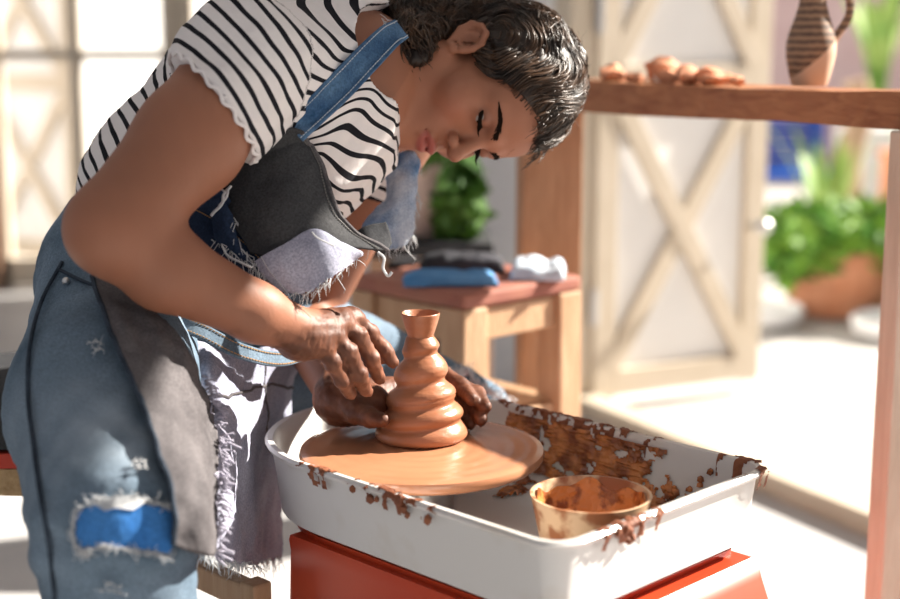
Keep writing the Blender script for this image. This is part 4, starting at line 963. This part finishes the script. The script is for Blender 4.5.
# waistband and seams of the jeans
def on(px, py, off=.003, D0=.9): return see(ovF, px, py, D0, off)[0]
def seamline(pts, rad, m, name='seam', parent=over, off=.003): return MB().tube(spline([on(*p, off) for p in pts], len(pts)*6), rad, 6).build(name, m, parent)
M_seam = denim('seam_denim', (.016,.024,.036), (.05,.066,.09), 30)
seamline([(62,262),(42,300),(30,345),(28,395),(33,440),(38,480),(44,515),(50,550),(54,590),(57,620)], .0022, M_seam)
seamline([(66,230),(86,244),(110,256)], .0035, M_seam, 'waistband')
seamline([(60,270),(90,284),(112,288)], .002, M_seam)
MB().blob(on(66, 281), .0042, (1,1,1), 0, 0, 2).build('rivet', M_metal, over)
# rips: bright patch behind the torn knee, frayed above and below
def decal(name, rows, m, parent, nu, nv, th, off, seed=0, wr=.0008):
    P = np.array([[np.append(p, 0)[:2] for p in row] for row in rows], float); R1 = np.array([spline(row, nu) for row in P]); G = np.array([spline(R1[:, j], nv) for j in range(nu)]).transpose(1, 0, 2)
    C3 = np.array([[on(x, y, off) for x, y in row] for row in G]); V = []; gu = np.gradient(C3, axis=1); gv = np.gradient(C3, axis=0); Nn = np.cross(gu, gv); Nn /= np.maximum(np.linalg.norm(Nn, axis=-1, keepdims=True), 1e-9)
    if (Nn*(CAM-C3)).sum() < 0: Nn = -Nn
    C3 = C3 + Nn*(wr*vnoise(C3, 90, seed))[..., None]; n_ = nu*nv; V = np.concatenate([(C3+Nn*th/2).reshape(-1, 3), (C3-Nn*th).reshape(-1, 3)]); F = []
    for i in range(nv-1):
        for j in range(nu-1): a = i*nu+j; F.append((a, a+1, a+nu+1, a+nu)); F.append((a+n_, a+nu+n_, a+nu+1+n_, a+1+n_))
    edge = [j for j in range(nu)]+[i*nu+nu-1 for i in range(1, nv)]+[(nv-1)*nu+j for j in range(nu-2, -1, -1)]+[i*nu for i in range(nv-2, 0, -1)]
    for a, b_ in zip(edge, edge[1:]+edge[:1]): F.append((a, b_, b_+n_, a+n_))
    return link(name, MB().add(V, F).mesh(name), m, parent), C3, Nn
kp_, GK, NK = decal('knee_patch', [[(78,512),(100,504),(140,504),(174,510)],[(76,532),(100,532),(140,530),(176,530)],[(80,552),(105,546),(140,549),(170,553)]], M_jpatch, over, 40, 24, .0015, .0035, 4)
def ripedge(pts, n, parent, ln=.008, up=0, wild=.5, rad=.0004):
    P = spline([on(*p, .004) for p in pts], 60); Q = spline([on(*p, .009) for p in pts], 60); mb = MB()
    for i in range(n):
        k = r.integers(0, 58); p = P[k]; q = Q[k]; t = N3(P[min(k+1, 59)]-P[k]); d = N3(t*r.normal()*1.2+UP*(up+r.normal()*wild)+(q-p)/.005*.35); L_ = ln*r.uniform(.3, 1.1)
        mb.tube([p, p+d*L_*.5+(q-p)*.3, p+d*L_+r.normal(size=3)*.002], [rad, rad, rad*.4], 4)
    mb.build('frayed_edge', M_thread, parent, auto=False)
ripedge([(76,510),(100,500),(130,497),(160,504),(176,510)], 150, over); ripedge([(74,520),(72,535),(78,550),(95,556)], 110, over)
ripedge([(80,552),(105,547),(140,551),(172,556)], 130, over, .010)
mb = MB()
for k in range(9): y = 498+k*1.3; mb.tube([on(88+k*2, y+2, .005), on(115, y-1, .006), on(150-k*2, y+1, .005)], .0006, 4)
mb.build('frayed_edge', M_thread, over, auto=False)
for (x, y, w_) in ((140, 464, 7), (97, 345, 7), (112, 588, 9)):
    ripedge([(x-w_, y-2), (x, y-4), (x+w_, y)], 16, over, .005); ripedge([(x-w_, y+3), (x, y+4), (x+w_, y+4)], 16, over, .005)

# apron of patched denim hanging between the knees
ap, GA, NA = patch('apron_flap', [[(92,276,1.50),(112,280,1.475),(140,300,1.465),(165,322,1.465)],[(118,350,1.455),(142,345,1.44),(172,350,1.44),(196,366,1.445)],[(146,420,1.40),(168,412,1.385),(196,415,1.385),(216,425,1.395)],[(168,480,1.345),(186,478,1.335),(206,476,1.335),(218,482,1.345)],[(174,545,1.325),(190,552,1.315),(206,556,1.315),(216,556,1.325)]], M_jgrey, over, 30, 70, .0025, .005, 31, ovF, .014)
MB().tube(GA[:, 0]+NA[:, 0]*.001, .0025, 8).build('binding', M_seam, ap)
ap2, GB, NB = patch('apron', [[(165,330,1.485),(205,345,1.49),(250,350,1.58),(278,345,1.68),(310,356,1.76)],[(194,385,1.455),(222,385,1.475),(248,380,1.57),(270,378,1.67),(292,385,1.75)],[(207,440,1.425),(230,440,1.465),(250,438,1.575),(268,436,1.67),(286,440,1.75)],[(207,500,1.395),(229,500,1.45),(249,500,1.575),(267,498,1.67),(282,496,1.75)],[(202,552,1.375),(224,561,1.435),(247,563,1.56),(266,561,1.66),(281,556,1.73)]], M_jlil, over, 70, 80, .0025, .004, 41, None, 0, None, .8)
fringe(GB[-1], -UP, 170, .013, M_thread, ap2, .0005)
def onG(G, u, v): n_, m_ = G.shape[:2]; return G[int(round(v*(n_-1))), int(round(u*(m_-1)))]
for pts in ([(.0,.30),(.3,.31),(.65,.29),(1,.27)], [(.66,.05),(.68,.3),(.72,.55)]):
    P = np.array([onG(GB, u, v)+onG(NB, u, v)*.002 for u, v in spline(pts, 40)]); MB().tube(P, .0016, 6).build('seam', M_jgrey, ap2)
P = np.array([onG(GA, 1, v)+onG(NA, 1, v)*.003 for v in np.linspace(.3, 1, 50)]); fringe(P, RT-UP*.3, 150, .012, mat('lilac_thread', (.40,.38,.46), .9), ap, .0012)
bandp, GW, NW = patch('waistband', [[(160,306,1.462),(200,322,1.46),(245,345,1.50),(285,352,1.56),(318,340,1.63)],[(158,322,1.458),(198,338,1.455),(244,360,1.495),(285,366,1.555),(322,352,1.63)]], M_jeans, over, 60, 14, .004, .0012, 51)
seam(GW, NW, 'top', 2, .0007, .0028, M_stitch, bandp); seam(GW, NW, 'bottom', 2, .0007, .0028, M_stitch, bandp)
# torn left knee, sunlit behind the wheel
ripedge([(448,374),(458,378),(468,376),(478,388),(496,398),(512,408)], 190, over, .020, .8, .5, .0009)
# shoes
for A, s_ in ((ANK_R, 0), (ANK_L, 1)):
    sf_ = Field(); A = np.array(A); sf_.cone(A+[0, .02, -.035], A+[.12, -.12, -.045], .036, .026, .03).cone(A+[0, 0, -.03], A+[0, 0, .06], .04, .045, .03)
    v_, f_ = sf_.grid(.006, post=lambda V, ax: np.maximum(V, (.004-ax[2])[None, None, :]).astype(np.float32)); link('shoe', npmesh('shoe', v_, f_), M_jblack, person)

# ------------------------------------------------------------------ the seat under her, and a low bench beside the wheel
zc = .606; sc2 = W(45, 385, 1.78); cs = empty('padded_stool', (sc2[0], sc2[1], 0)); tag(cs, 'black padded stool with a red band and woven skirt under the woman', 'stool')
x, y = sc2[0], sc2[1]
MB().lathe([(.16, zc-.045), (.185, zc-.042), (.192, zc-.02), (.185, zc-.004), (.15, zc), (.02, zc)], (x, y, 0), 48).build('cushion', M_jblack, cs)
MB().lathe([(.17, zc-.064), (.187, zc-.064), (.189, zc-.046), (.17, zc-.046)], (x, y, 0), 48).build('band', mat('red_band', (.45,.04,.02), .6), cs)
MB().lathe([(.15, zc-.105), (.176, zc-.10), (.182, zc-.085), (.183, zc-.066), (.15, zc-.066)], (x, y, 0), 48, lambda r_, z_, a: (r_+.003*math.sin(a*60), z_)).build('skirt', mat('woven_straw', (.30,.19,.09), .9, (.50,.35,.19), 60, bump=.5, bscale=120), cs)
for k in range(4):
    a = math.radians((20, 160, 200, 340)[k]); p = (x+.11*math.cos(a)+.0, y+.11*math.sin(a)); MB().tube([(p[0]+.03*math.cos(a), p[1]+.03*math.sin(a), 0), (p[0], p[1], zc-.1)], .018, 12).build('leg', M_wood, cs)
q0 = T(.64, -.012, .42); q1 = T(.425, -.012, .42); qm = (q0+q1)/2
bn = empty('wooden_bench', (qm.x, qm.y, 0)); tag(bn, 'low pale wooden bench rail with square legs beside the wheel housing', 'bench')
MB().bar(q0, q1, .022, .030).build('rail', M_stool, bn, smooth=False)
for q_ in (q0, q1): MB().box((q_.x, q_.y, .22), (.026, .026, .44), Matrix.Rotation(math.radians(45), 3, 'Z'), .003).build('leg', M_stool, bn, smooth=False)
